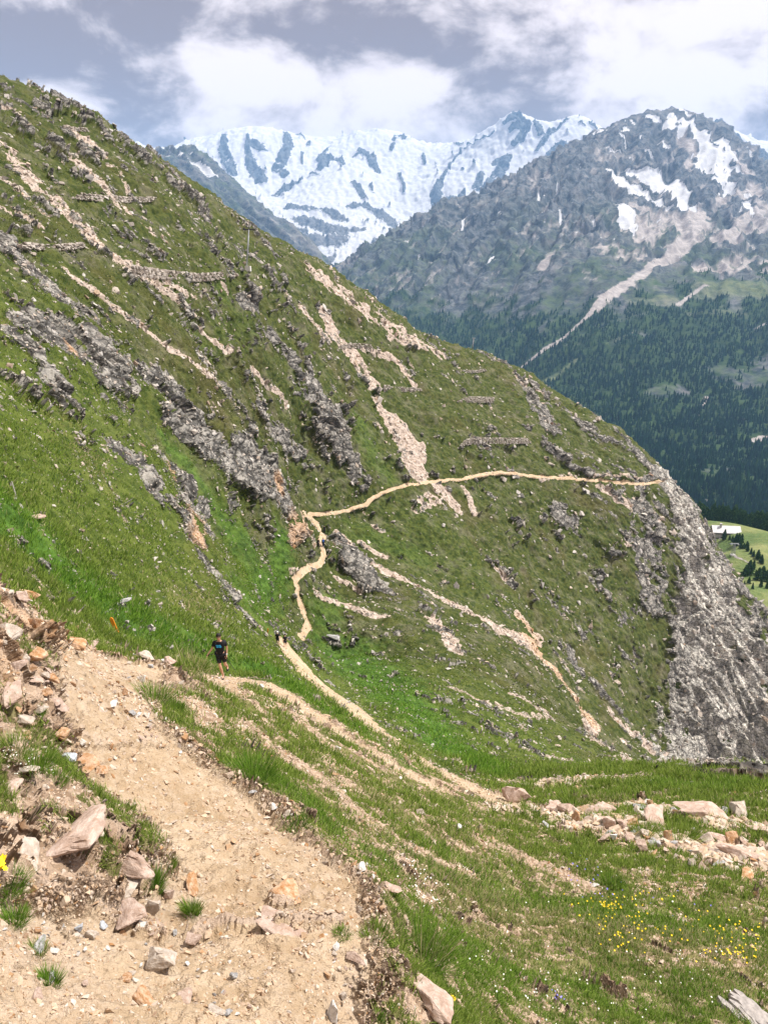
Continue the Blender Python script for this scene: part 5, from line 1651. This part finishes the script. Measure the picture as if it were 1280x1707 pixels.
stone_wall([(585,659),(612,655),(640,653),(670,652),(702,651)], 12, 'long grey dry stone wall above the pink scree patch')
stone_wall([(763,671),(790,671),(820,671),(846,671)], 9, 'level dry stone wall, the middle of three on the right part of the spur')
stone_wall([(768,743),(785,740),(810,739),(850,738),(885,738)], 10, 'lowest dry stone wall on the spur just above the traversing path')
stone_wall([(777,621),(795,620),(811,619)], 4.5, 'shortest low wall high on the spur near the thin pole')
stone_wall([(563,585),(580,580),(600,579),(622,583)], 8, 'dark curved wall at the top of the pink scree', .25)
stone_wall([(205,461),(240,465),(280,467),(330,468),(370,464),(397,458)], 14, 'longest dry stone wall ending beside the metal mast', .15)
stone_wall([(122,331),(165,334),(210,336),(255,337),(303,339)], 9, 'broken dry stone wall across the dark green upper slope', .1)
stone_wall([(106,260),(140,262),(175,263),(208,266)], 9, 'dry stone wall above the tan scree near the top left skyline', .15)
stone_wall([(36,414),(70,416),(105,416),(142,414)], 10, 'dry stone wall at the left above the dark crag', .1)
stone_wall([(106,217),(128,218),(148,219)], 7, 'topmost short wall close under the left skyline', .2)


# ---- masts, posts, marker boards
def tube(bm_, a, b_, r0, r1, n=8):
    a, b_ = Vector(a), Vector(b_)
    ax = (b_ - a).normalized()
    x_ = ax.orthogonal().normalized()
    y_ = ax.cross(x_)
    A = [bm_.verts.new(a + (x_ * math.cos(i * 2 * math.pi / n) + y_ * math.sin(i * 2 * math.pi / n)) * r0) for i in range(n)]
    B = [bm_.verts.new(b_ + (x_ * math.cos(i * 2 * math.pi / n) + y_ * math.sin(i * 2 * math.pi / n)) * r1) for i in range(n)]
    for i in range(n):
        bm_.faces.new((A[i], A[(i + 1) % n], B[(i + 1) % n], B[i]))
    bm_.faces.new(A)
    bm_.faces.new(B)


def box(bm_, c, s, rot=None, bev=0):
    r_ = bmesh.ops.create_cube(bm_, size=1)
    for v_ in r_['verts']:
        p_ = Vector((v_.co.x * s[0], v_.co.y * s[1], v_.co.z * s[2]))
        if rot is not None:
            p_ = rot @ p_
        v_.co = p_ + Vector(c)
    if bev:
        bmesh.ops.bevel(bm_, geom=list({e for v_ in r_['verts'] for e in v_.link_edges}), offset=bev, segments=2, affect='EDGES')


M_STEEL = plain('galvanised_steel', (0.34, 0.36, 0.38), .5, var=.15, metal=.4)
M_CONC = plain('concrete', (0.55, 0.53, 0.50), .9, var=.15)
M_DARK = plain('dark_metal', (0.05, 0.05, 0.055), .6)


def mast(u, v, hpx, lean_px, label, arm=True, rad=.22):
    g_, n_r, d_ = ground(u, v)
    s_ = d_ / F
    o_ = empty('mast', g_)
    H_ = hpx * s_
    top = Vector((lean_px * s_, 0, H_))
    b1 = bmesh.new()
    tube(b1, (0, 0, -.5), top, rad, rad * .72, 10)
    obj_bm('pole', b1, M_STEEL, o_, True)
    if arm:
        b2 = bmesh.new()
        box(b2, (0, 0, .0), (2.4, 2.0, 1.4), bev=.08)
        obj_bm('concrete_base', b2, M_CONC, o_)
        b3 = bmesh.new()
        box(b3, top + Vector((0, 0, -.15)), (3.2, .3, .35))
        tube(b3, top, top + Vector((.2, 0, 1.6)), .1, .07)
        box(b3, top + Vector((-1.3, 0, .15)), (.5, .4, .3))
        obj_bm('cross_arm', b3, M_DARK, o_)
    else:
        b3 = bmesh.new()
        box(b3, top + Vector((0, 0, .1)), (rad * 4, rad * 2, .3))
        obj_bm('cap', b3, M_STEEL, o_)
    return tag(o_, label, 'mast')


mast(411, 446, 62, 8, 'leaning grey steel mast on a concrete block beside the longest wall')
mast(786, 581, 17, 2, 'thin grey pole standing on the skyline of the spur', False, .3)

M_POST = plain('grey_wood', (0.42, 0.40, 0.37), .9, var=.25, scale=20)
g_, n_r, d_ = ground(28, 830)
bm = bmesh.new()
s_ = d_ / F
tube(bm, (0, 0, -.2), (-5 * s_, 0, 30 * s_), 1.3 * s_, 1.0 * s_, 7)
o = obj_bm('wooden_post', bm, M_POST)
o.location = g_
tag(o, 'thin grey weathered post leaning in the grass at the left edge', 'post')

M_ORANGE = plain('orange_paint', (0.86, 0.27, 0.02), .6, var=.12)
M_BROWN = plain('brown_edge', (0.22, 0.10, 0.04), .8)


def marker_board(u, v, hpx, label, tilt_):
    g_, n_r, d_ = ground(u, v)
    s_ = d_ / F
    o_ = empty('marker_board', g_)
    H_ = hpx * s_
    R_ = Matrix.Rotation(tilt_, 3, 'Y')
    b1 = bmesh.new()
    w_, t2 = H_ * .095, H_ * .05
    prof = [(-.55, 0), (-1, .08), (-1, .9), (-.4, 1.0), (.4, 1.0), (1, .92), (1, .1), (.55, 0)]
    fr_ = [b1.verts.new(R_ @ Vector((x_ * w_, -t2 / 2, z_ * H_))) for x_, z_ in prof]
    bk = [b1.verts.new(R_ @ Vector((x_ * w_, t2 / 2, z_ * H_))) for x_, z_ in prof]
    b1.faces.new(fr_)
    b1.faces.new(bk[::-1])
    for i in range(len(prof)):
        j = (i + 1) % len(prof)
        b1.faces.new((fr_[i], bk[i], bk[j], fr_[j]))
    obj_bm('board', b1, M_ORANGE, o_)
    b2 = bmesh.new()
    tube(b2, R_ @ Vector((-w_ * .3, t2 * 1.1, -.12)), R_ @ Vector((-w_ * .9, t2 * 1.1, H_ * .75)), t2 * .6, t2 * .5, 6)
    obj_bm('stake', b2, M_BROWN, o_)
    return tag(o_, label, 'marker')


marker_board(197, 1057, 31, 'orange marker board leaning in the green slope beyond the path crest', -.27)
marker_board(446, 1055, 9, 'small orange marker left of the pair of walkers', .05)
# ------------------------------------------------------------------ hut, its mast and the conifers round it
def vz(x, y):
    r_ = math.hypot(x, y)
    return r_ * float(FV.s(np.array([math.atan2(x, y)]), np.array([math.log(r_)]))[0])


def vground(u, v):
    i = VLOOK(u, v)
    return Vector(VP1[i].tolist()), float(VLOOK.d[i])


def vat(u, r_):
    """place at horizontal distance r_ in the direction of photo column u"""
    d_ = ray(u, 880)
    th = math.atan2(d_[0], d_[1])
    x, y = r_ * math.sin(th), r_ * math.cos(th)
    return Vector((x, y, vz(x, y))), r_ * 1.05


hp, hd = vground(1206, 888)
hs = hd / F
M_ROOF = plain('pale_sheet_roof', (0.50, 0.50, 0.52), .5, var=.08, scale=.6)
M_HUTW = plain('brown_boards', (0.20, 0.13, 0.085), .85, var=.3, scale=2)
M_HUTS = plain('rubble_plinth', (0.45, 0.43, 0.41), .9, var=.3, scale=2)
M_GLASS = plain('dark_glass', (0.03, 0.035, 0.04), .15)
hut = empty('hut', hp, math.radians(-8))
HL, HW, HH, RH = 40 * hs, 20 * hs, 5.5 * hs, 7 * hs
bm = bmesh.new()
box(bm, (0, 0, HH * .5), (HL, HW, HH))
gab = []
for sx_2 in (-1, 1):
    a = [bm.verts.new((sx_2 * (HL * .5 - .05), -HW * .5, HH)), bm.verts.new((sx_2 * (HL * .5 - .05), HW * .5, HH)), bm.verts.new((sx_2 * (HL * .5 - .05), 0, HH + RH))]
    bm.faces.new(a)
obj_bm('wall', bm, M_HUTW, hut)
bm = bmesh.new()
box(bm, (0, 0, -1.0), (HL + .3, HW + .3, 2.6))
obj_bm('plinth', bm, M_HUTS, hut)
bm = bmesh.new()
th_ = .35
ov = 1.2
for sgn in (-1, 1):
    e0, e1 = Vector((0, sgn * (HW * .5 + ov), HH - ov * RH / (HW * .5))), Vector((0, 0, HH + RH))
    q_ = []
    for x_ in (-HL * .5 - ov, HL * .5 + ov):
        q_.append([Vector((x_, e0.y, e0.z)), Vector((x_, e1.y, e1.z)), Vector((x_, e1.y, e1.z + th_)), Vector((x_, e0.y, e0.z + th_))])
    A = [bm.verts.new(p_) for p_ in q_[0]]
    B = [bm.verts.new(p_) for p_ in q_[1]]
    bm.faces.new(A)
    bm.faces.new(B[::-1])
    for i in range(4):
        bm.faces.new((A[i], A[(i + 1) % 4], B[(i + 1) % 4], B[i]))
for k in range(18):
    x_ = -HL * .5 + HL * (k + .5) / 18
    for sgn in (-1, 1):
        n_1 = Vector((x_, sgn * (HW * .5 + ov * .9), HH - ov * .9 * RH / (HW * .5) + th_ + .03))
        tube(bm, n_1, Vector((x_, sgn * .05, HH + RH + th_ + .03)), .06, .06, 4)
roof = obj_bm('roof', bm, M_ROOF, hut)
bm = bmesh.new()
box(bm, (-HL * .22, -HW * .12, HH + RH), (1.3, 1.3, 4.2), bev=.05)
box(bm, (-HL * .22, -HW * .12, HH + RH + 2.2), (1.7, 1.7, .25))
obj_bm('chimney', bm, M_HUTS, roof)
for x_ in (-.36, -.18, .1, .26, .4):
    bm = bmesh.new()
    box(bm, (x_ * HL, -HW * .5 - .05, HH * .55), (1.5, .14, 1.3))
    wn = obj_bm('window', bm, M_HUTS, hut)
    bm = bmesh.new()
    box(bm, (x_ * HL, -HW * .5 - .14, HH * .55), (1.2, .08, 1.0))
    obj_bm('pane', bm, M_GLASS, wn)
bm = bmesh.new()
box(bm, (-.04 * HL, -HW * .5 - .06, HH * .4), (1.4, .14, 2.2))
obj_bm('door', bm, M_GLASS, hut)
tag(hut, 'mountain hut with a long pale sheet roof on the pasture below the spur', 'hut')

# steel mast below the hut
mp, mdp = vground(1221, 924)
ms = mdp / F
mst = empty('lift_mast', mp)
bm = bmesh.new()
Hm = 20 * ms
for sx_2 in (-1, 1):
    for sy_2 in (-1, 1):
        tube(bm, (sx_2 * 1.0, sy_2 * 1.0, -.5), (sx_2 * .35, sy_2 * .35, Hm), .16, .12, 5)
for k in range(6):
    z0_, z1_ = Hm * k / 6, Hm * (k + 1) / 6
    w0, w1 = 1.0 - .65 * k / 6, 1.0 - .65 * (k + 1) / 6
    for sy_2 in (-1, 1):
        tube(bm, (-w0, sy_2 * w0, z0_), (w1, sy_2 * w1, z1_), .08, .08, 4)
        tube(bm, (sy_2 * w0, w0, z0_), (sy_2 * w1, -w1, z1_), .08, .08, 4)
obj_bm('lattice', bm, M_STEEL, mst)
bm = bmesh.new()
box(bm, (0, 0, Hm), (5.0, .5, .5))
for sx_2 in (-1, 1):
    box(bm, (sx_2 * 2.2, 0, Hm - .5), (.6, 2.2, .7))
obj_bm('cross_arm', bm, M_STEEL, mst)
bm = bmesh.new()
box(bm, (0, 0, -.3), (3, 3, 1.2), bev=.1)
obj_bm('concrete_base', bm, M_CONC, mst)
tag(mst, 'steel lattice lift mast on the green pasture below the hut', 'mast')

MAT_CON = foliage_material("pine_needles", (0.016, 0.040, 0.014), (0.035, 0.080, 0.024), (0.08, 0.13, 0.035))
M_BARK = plain('pine_bark', (0.16, 0.11, 0.075), .95, var=.3, scale=6)


def make_tree(seed, slim, ragged):
    r3 = np.random.default_rng(seed)
    nb = 620
    t_ = r3.random(nb) ** .8
    z = .1 + .9 * t_
    rad = slim * (1 - t_) ** .75 * (1 + .35 * np.sin(t_ * 38)) * r3.uniform(1 - ragged, 1.1, nb) + .01
    a = r3.random(nb) * 6.283
    rr = rad * np.sqrt(r3.uniform(.25, 1, nb))
    c = np.stack([rr * np.cos(a), rr * np.sin(a), z - rr * .28], 1)
    out = np.stack([np.cos(a), np.sin(a), -.45 * np.ones(nb)], 1)
    sd_3 = np.stack([-np.sin(a), np.cos(a), r3.normal(0, .4, nb)], 1)
    L_ = (.055 + .05 * (1 - t_))[:, None]
    V = np.stack([c - sd_3 * L_ * .5 - out * L_ * .3, c + sd_3 * L_ * .5 - out * L_ * .3, c + out * L_ * .9 + r3.normal(0, .012, (nb, 3)), c + np.array([0, 0, 1.]) * L_ * .55], 1).reshape(-1, 3)
    o4 = (np.arange(nb) * 4)[:, None]
    F1 = np.concatenate([o4 + np.array([[0, 1, 2]]), o4 + np.array([[0, 2, 3]]), o4 + np.array([[2, 1, 3]])]).astype(np.int32)
    root = empty('conifer', (0, 0, 0))
    b1 = bmesh.new()
    prev = None
    for k in range(6):
        zz, rq = k / 5 * .95, .028 * (1 - k / 5 * .9)
        ring = [b1.verts.new((math.cos(i) * rq, math.sin(i) * rq, zz - .03)) for i in (0, 1.047, 2.094, 3.142, 4.189, 5.236)]
        if prev:
            for i in range(6):
                b1.faces.new((prev[i], prev[(i + 1) % 6], ring[(i + 1) % 6], ring[i]))
        prev = ring
    for k in range(10):
        zz = .15 + .07 * k
        aa = k * 2.4
        tube(b1, (0, 0, zz), (math.cos(aa) * slim * (1 - zz) * .8, math.sin(aa) * slim * (1 - zz) * .8, zz - .04), .008, .003, 4)
    obj_bm('trunk', b1, M_BARK, root)
    mesh_np('crown', V, [F1], MAT_CON, dict(tint=np.repeat(np.clip(r3.normal(.4, .25, nb), 0, 1), 4)), smooth=False, parent=root)
    return root


PROTO_T = [make_tree(3, .17, .35), make_tree(8, .24, .55), make_tree(15, .31, .45)]
used_t = [False] * 3


def put_tree(k, loc, h, label, group):
    if not used_t[k]:
        o_ = PROTO_T[k]
        used_t[k] = True
    else:
        o_ = copy_tree(PROTO_T[k])
    o_.location = loc
    o_.rotation_euler = (random.uniform(-.04, .04), random.uniform(-.04, .04), random.uniform(0, 6.28))
    s_ = h * random.uniform(.92, 1.08)
    w_1 = s_ * random.uniform(.9, 1.2)
    o_.scale = (w_1, w_1, s_)
    tag(o_, label, 'tree', group)


for (u, v, h) in [(1205,898,18), (1214,899,9), (1219,903,10), (1224,908,20), (1229,908,22), (1234,905,18), (1232,914,12)]:
    p_, d_ = vground(u, v)
    put_tree(random.choice((0, 1, 2)), p_, h * d_ / F, 'dark conifer in the clump right under the hut', 'conifers under the hut')
for (u, v, h) in [(1239,915,12), (1245,919,15), (1250,922,12), (1255,927,11), (1262,930,17), (1266,936,14), (1269,938,11), (1242,912,13)]:
    p_, d_ = vground(u, v)
    put_tree(random.choice((0, 1, 2)), p_, h * d_ / F, 'dark conifer in the row along the edge of the bright pasture', 'conifers in a row on the pasture')
for (u, v, h) in [(1241,958,20), (1247,955,24), (1254,949,18), (1246,972,14), (1262,966,24), (1268,962,20), (1274,968,22), (1279,962,20), (1252,980,12), (1266,978,16), (1276,980,14), (1238,976,10), (1258,958,10)]:
    p_, d_ = vground(u, v)
    put_tree(random.choice((0, 1, 2)), p_, h * d_ / F, 'conifer growing among white rocks at the right edge of the pasture', 'conifers among the rocks')
rt = random.Random(4)
for k in range(60):
    u = 1146 + (k % 30) * 5.2 + rt.uniform(-3, 3)
    row = k // 30
    d_ = ray(u, 880)
    th = math.atan2(d_[0], d_[1])
    rs4 = np.linspace(430, 760, 160)
    sv4 = FV.s(np.full(160, th), np.log(rs4))
    r_c = float(rs4[int(np.argmax(sv4))])
    p_, d_ = vat(u, r_c + 8 + 16 * row + rt.uniform(-4, 8))
    put_tree(rt.choice((0, 1, 1, 2)), p_, rt.uniform(10, 16.5) + 3 * row, 'conifer in the belt of trees standing behind the hut', 'conifers behind the hut')

# ------------------------------------------------------------------ people
M_SKIN = plain('skin', (0.52, 0.30, 0.20), .6, var=.08)
M_BLACK = plain('black_cloth', (0.012, 0.012, 0.016), .8, var=.2)
M_NAVY = plain('navy_cloth', (0.02, 0.03, 0.07), .8, var=.2)
M_HAIR = plain('dark_hair', (0.016, 0.012, 0.010), .7, var=.3, scale=60)
M_CYAN = plain('blue_print', (0.03, 0.36, 0.72), .7, var=.05)
M_SHOE = plain('dark_shoe', (0.02, 0.02, 0.022), .6)
M_SOLE = plain('pale_sole', (0.6, 0.58, 0.55), .8)
M_WHITE = plain('white_cloth', (0.78, 0.78, 0.78), .8, var=.05)
M_BLUEP = plain('blue_pack', (0.03, 0.10, 0.36), .8)
M_SKINL = plain('pale_skin', (0.60, 0.40, 0.30), .6, var=.08)


def skin_mesh(name, nodes, edges, mat, parent, sub=2, rootk=0):
    me = bpy.data.meshes.new(name)
    keys = list(nodes)
    ix = {k: i for i, k in enumerate(keys)}
    me.from_pydata([nodes[k][0] for k in keys], [(ix[a], ix[b_]) for a, b_ in edges], [])
    o_ = bpy.data.objects.new(name, me)
    SC.collection.objects.link(o_)
    md_ = o_.modifiers.new('skin', 'SKIN')
    md_.use_smooth_shade = True
    for k in keys:
        sv = me.skin_vertices[0].data[ix[k]]
        r_ = nodes[k][1]
        sv.radius = (r_, r_) if not isinstance(r_, tuple) else r_
        sv.use_root = (ix[k] == rootk)
    s_ = o_.modifiers.new('sub', 'SUBSURF')
    s_.levels = s_.render_levels = sub
    dg = bpy.context.evaluated_depsgraph_get()
    dg.update()
    m2 = bpy.data.meshes.new_from_object(o_.evaluated_get(dg))
    bpy.data.objects.remove(o_)
    m2.name = name
    m2.materials.clear()
    m2.materials.append(mat)
    m2.polygons.foreach_set('use_smooth', np.ones(len(m2.polygons), bool))
    return link(bpy.data.objects.new(name, m2), parent)


def ellip(bm_, c, s, rot=None, seg=14, ring=9):
    r_ = bmesh.ops.create_uvsphere(bm_, u_segments=seg, v_segments=ring, radius=1)
    for v_ in r_['verts']:
        p_ = Vector((v_.co.x * s[0], v_.co.y * s[1], v_.co.z * s[2]))
        v_.co = (rot @ p_ if rot is not None else p_) + Vector(c)


def person(loc, rz, J, look, label, cat='person', scale=1.0):
    """J: joints in metres, facing -Y; look: clothing options"""
    root = empty('person', loc, rz)
    root.scale = (scale,) * 3
    V = lambda k: Vector(J[k])
    nd, ed = {}, []

    def add(k, p_, r_, to=None):
        nd[k] = (tuple(p_), r_)
        if to:
            ed.append((to, k))
    add('pel', V('pel'), .115)
    add('waist', V('pel').lerp(V('neck'), .38), .105, 'pel')
    add('chest', V('pel').lerp(V('neck'), .78), (.112, .098), 'waist')
    add('neck', V('neck'), .052, 'chest')
    hd_ = V('head')
    add('jaw', V('neck').lerp(hd_, .5), .062, 'neck')
    add('head', hd_ + Vector((0, -.012, .02)), (.078, .092), 'jaw')
    add('crown', hd_ + Vector((0, .008, .095)), .062, 'head')
    for s_ in ('l', 'r'):
        add('sh' + s_, V('sh' + s_), .050, 'chest')
        add('el' + s_, V('el' + s_), .040, 'sh' + s_)
        add('wr' + s_, V('wr' + s_), .027, 'el' + s_)
        fwd = (V('wr' + s_) - V('el' + s_)).normalized()
        acr = fwd.orthogonal().normalized()
        acr = (acr - fwd * acr.dot(fwd)).normalized()
        nrm_ = fwd.cross(acr)
        pal = V('wr' + s_) + fwd * .07
        add('pa' + s_, pal, (.040, .022), 'wr' + s_)
        for q_, (of_, ln_) in enumerate(((-.030, .062), (-.010, .074), (.010, .070), (.029, .054))):
            b0 = pal + fwd * .035 + acr * of_
            add('f%d%s' % (q_, s_), b0, .010, 'pa' + s_)
            add('g%d%s' % (q_, s_), b0 + fwd * ln_ * .55 + nrm_ * .012, .009, 'f%d%s' % (q_, s_))
            add('h%d%s' % (q_, s_), b0 + fwd * ln_ * .75 + nrm_ * .035, .0075, 'g%d%s' % (q_, s_))
        add('t0' + s_, pal - fwd * .02 + acr * .048 + nrm_ * .012, .011, 'pa' + s_)
        add('t1' + s_, pal + fwd * .02 + acr * .062 + nrm_ * .03, .009, 't0' + s_)
        add('hip' + s_, V('hip' + s_), .092, 'pel')
        add('kn' + s_, V('kn' + s_), .058, 'hip' + s_)
        add('ca' + s_, V('kn' + s_).lerp(V('an' + s_), .35), .057, 'kn' + s_)
        add('an' + s_, V('an' + s_), .036, 'ca' + s_)
        add('to' + s_, V('to' + s_), .034, 'an' + s_)
    body = skin_mesh('body', nd, ed, look['skin'], root)
    # face: nose, ears
    bm_ = bmesh.new()
    ellip(bm_, hd_ + Vector((0, -.108, .005)), (.013, .018, .022), seg=8, ring=6)
    for sx_3 in (-1, 1):
        ellip(bm_, hd_ + Vector((sx_3 * .080, .0, .01)), (.012, .022, .032), seg=8, ring=6)
    obj_bm('nose_and_ears', bm_, look['skin'], body, True)
    bm_ = bmesh.new()
    ellip(bm_, hd_ + Vector((0, -.093, -.040)), (.026, .010, .006), seg=8, ring=5)
    obj_bm('mouth', bm_, plain('lips', (0.42, 0.17, 0.13), .5), body, True)
    # top garment
    tn, te = {}, []
    tn['a'] = (tuple(V('pel') + Vector((0, 0, .0))), .152)
    tn['b'] = (tuple(V('pel').lerp(V('neck'), .38)), .146)
    tn['c'] = (tuple(V('pel').lerp(V('neck'), .78)), (.178, .146))
    tn['d'] = (tuple(V('pel').lerp(V('neck'), .97)), .088)
    te += [('a', 'b'), ('b', 'c'), ('c', 'd')]
    for s_ in ('l', 'r'):
        tn['s' + s_] = (tuple(V('sh' + s_)), .072)
        tn['e' + s_] = (tuple(V('sh' + s_).lerp(V('el' + s_), look.get('sleeve', .72))), .062)
        te += [('c', 's' + s_), ('s' + s_, 'e' + s_)]
        if look.get('sleeve', .72) > 1:
            tn['e' + s_] = (tuple(V('el' + s_)), .05)
            tn['w' + s_] = (tuple(V('wr' + s_)), .036)
            te.append(('e' + s_, 'w' + s_))
    shirt = skin_mesh('shirt', tn, te, look['top'], root, rootk=1)
    # shorts / trousers
    sn, se = {'p': (tuple(V('pel') + Vector((0, 0, .02))), .148)}, []
    for s_ in ('l', 'r'):
        sn['h' + s_] = (tuple(V('hip' + s_)), .106)
        sn['k' + s_] = (tuple(V('hip' + s_).lerp(V('kn' + s_), look.get('leg', .82))), .088)
        se += [('p', 'h' + s_), ('h' + s_, 'k' + s_)]
        if look.get('leg', .82) >= 1:
            sn['a' + s_] = (tuple(V('an' + s_) + Vector((0, 0, .03))), .055)
            se.append(('k' + s_, 'a' + s_))
    skin_mesh('shorts' if look.get('leg', .82) < 1 else 'trousers', sn, se, look['legs'], root)
    # shoes
    for s_ in ('l', 'r'):
        a_, t_ = V('an' + s_), V('to' + s_)
        f_ = (t_ - a_).normalized()
        skin_mesh('shoe', {'h': (tuple(a_ - f_ * .05 + Vector((0, 0, -.035))), .046), 'm': (tuple(a_ + f_ * .05 + Vector((0, 0, -.03))), .047), 't': (tuple(t_ + f_ * .05), .040), 'u': (tuple(a_ + Vector((0, 0, .03))), .046)},
                  [('h', 'm'), ('m', 't'), ('h', 'u')], M_SHOE, root)
    # hair or hat
    bm_ = bmesh.new()
    ellip(bm_, hd_ + Vector((0, .018, .062)), (.089, .105, .088), seg=18, ring=12)
    for v_ in list(bm_.verts):
        d_ = v_.co - hd_
        if d_.z < (.075 if d_.y < -.045 else (.0 if d_.y < .03 else -.05)):
            v_.co = hd_ + d_ * .82
    obj_bm(look.get('hatname', 'hair'), bm_, look['hair'], root, True)
    if look.get('glasses'):
        bm_ = bmesh.new()
        for sx_3 in (-1, 1):
            ellip(bm_, hd_ + Vector((sx_3 * .034, -.098, .028)), (.031, .012, .019), seg=10, ring=6)
            tube(bm_, hd_ + Vector((sx_3 * .062, -.092, .032)), hd_ + Vector((sx_3 * .086, .01, .03)), .004, .004, 5)
        tube(bm_, hd_ + Vector((-.02, -.104, .032)), hd_ + Vector((.02, -.104, .032)), .004, .004, 5)
        obj_bm('sunglasses', bm_, M_GLASS, root, True)
    else:
        bm_ = bmesh.new()
        for sx_3 in (-1, 1):
            ellip(bm_, hd_ + Vector((sx_3 * .031, -.097, .024)), (.011, .006, .007), seg=8, ring=5)
        obj_bm('eyes', bm_, M_DARK, body, True)
    if look.get('print'):
        ch = V('pel').lerp(V('neck'), .70)
        bm_ = bmesh.new()
        for (x0q, x1q, z0q, z1q) in ((-.115, .06, .010, .058), (-.105, -.02, -.045, .002), (-.01, .075, -.045, .002)):
            pts_ = []
            for k in range(7):
                xx = x0q + (x1q - x0q) * k / 6
                yy = -.172 * math.sqrt(max(.05, 1 - (xx / .20) ** 2)) - .004
                pts_.append((xx, yy))
            lo_ = [bm_.verts.new(ch + Vector((x_, y_, z0q))) for x_, y_ in pts_]
            hi_2 = [bm_.verts.new(ch + Vector((x_, y_ + .004, z1q))) for x_, y_ in pts_]
            for k in range(6):
                bm_.faces.new((lo_[k], lo_[k + 1], hi_2[k + 1], hi_2[k]))
        obj_bm('chest_print', bm_, M_CYAN, shirt)
    if look.get('watch'):
        bm_ = bmesh.new()
        a_, b_2 = V('wrl'), V('ell')
        f_ = (b_2 - a_).normalized()
        tube(bm_, a_ + f_ * .01, a_ + f_ * .045, .034, .034, 12)
        obj_bm('watch', bm_, M_WHITE, root)
    if look.get('pack'):
        bm_ = bmesh.new()
        ch = V('pel').lerp(V('neck'), .62)
        box(bm_, ch + Vector((0, .2, .02)), (.30, .19, .46), bev=.05)
        box(bm_, ch + Vector((0, .31, -.06)), (.22, .06, .22), bev=.02)
        pk = obj_bm('backpack', bm_, look['pack'], root, True)
        pk['label'] = 'small rucksack'
    tag(root, label, cat)
    return root


def stride(step=.16, arm=.18, lean=.03):
    return dict(pel=(0, 0, .95), neck=(0, -lean, 1.47), head=(0, -lean - .03, 1.63), shl=(.175, -lean, 1.40), shr=(-.175, -lean, 1.40),
                ell=(.23, arm * .5, 1.13), elr=(-.23, -arm * .5, 1.13), wrl=(.25, arm * .3, .90), wrr=(-.25, -arm * 1.6, .93),
                hipl=(.095, 0, .90), hipr=(-.095, 0, .90), knl=(.10, -step * .7, .50), knr=(-.10, -.02, .49),
                anl=(.10, -step, .09), anr=(-.10, step, .10), tol=(.11, -step - .14, .035), tor=(-.11, step - .13, .03))


JM = dict(pel=(0, 0, .96), neck=(-.01, -.05, 1.48), head=(-.02, -.09, 1.635), shl=(.185, -.03, 1.41), shr=(-.20, -.04, 1.42),
          ell=(.235, .02, 1.14), elr=(-.275, .00, 1.17), wrl=(.215, -.06, .90), wrr=(-.40, -.16, 1.06),
          hipl=(.095, 0, .90), hipr=(-.095, 0, .90), knl=(.15, -.10, .52), knr=(-.03, -.17, .50),
          anl=(.19, .20, .30), anr=(.05, -.12, .09), tol=(.20, .09, .20), tor=(.035, -.27, .035))
g_, n_r, d_ = ground(371, 1130)
g_ = g_ + Vector((0, 0, .06))
man_h = 76 * d_ / F / 1.76 * 1.0
man = person(g_, math.radians(8), JM, dict(skin=M_SKIN, top=M_BLACK, legs=M_BLACK, hair=M_HAIR, glasses=True, print=True, watch=True), 'person in black t-shirt with blue chest print and sunglasses walking up the path', scale=max(.72, min(1.12, man_h)))
mh = man.scale[0]


def pole(name, loc, rz, a, b_, label):
    o_ = empty(name, loc, rz)
    o_.scale = (mh,) * 3
    bm_ = bmesh.new()
    tube(bm_, a, b_, .010, .008, 8)
    obj_bm('shaft', bm_, M_DARK, o_)
    ax_ = (Vector(b_) - Vector(a)).normalized()
    bm_ = bmesh.new()
    tube(bm_, Vector(a) - ax_ * .05, Vector(a) + ax_ * .10, .017, .015, 8)
    obj_bm('grip', bm_, M_BLACK, o_)
    tag(o_, label, 'trekking pole')


pole('trekking_pole', g_, math.radians(8), (-.44, -.23, 1.02), (-.06, .22, .86), 'trekking pole carried level in the raised hand of the hiker in sunglasses')
pole('trekking_pole', g_, math.radians(8), (.20, -.12, .84), (.52, .12, .02), 'trekking pole reaching the ground from the lowered hand of the hiker in sunglasses')


def walker(u, v, hpx, rz, J, look, label):
    g__, _, d__ = ground(u, v)
    return person(g__ + Vector((0, 0, .02)), rz, J, look, label, scale=hpx * d__ / F / 1.74)


PI = math.pi
walker(463, 1076, 26, PI * .95, stride(.12), dict(skin=M_SKINL, top=M_BLACK, legs=M_BLACK, hair=M_WHITE, hatname='cap', sleeve=.8), 'person in a white cap and black clothes, left one of the pair on the path')
walker(477, 1080, 26, PI * 1.05, stride(.2), dict(skin=M_SKINL, top=M_BLACK, legs=M_BLACK, hair=M_HAIR, sleeve=.8), 'dark haired person in black shorts, right one of the pair on the path')
walker(530.5, 913, 17, PI * .9, stride(.12), dict(skin=M_SKINL, top=M_BLACK, legs=M_BLACK, hair=M_HAIR, sleeve=1.2, leg=1.0), 'person all in black at the path edge beside the walker with the blue rucksack')
walker(538, 913, 18, PI * 1.0, stride(.18), dict(skin=M_SKINL, top=M_NAVY, legs=M_NAVY, hair=M_HAIR, sleeve=1.2, leg=1.0, pack=M_BLUEP), 'person with a blue rucksack on the upper path')
walker(541, 889, 14, PI * 1.05, stride(.14), dict(skin=M_SKINL, top=M_BLACK, legs=M_BLACK, hair=M_HAIR, sleeve=1.2, leg=1.0), 'farthest person on the path, dark clothes, above the blue rucksack')
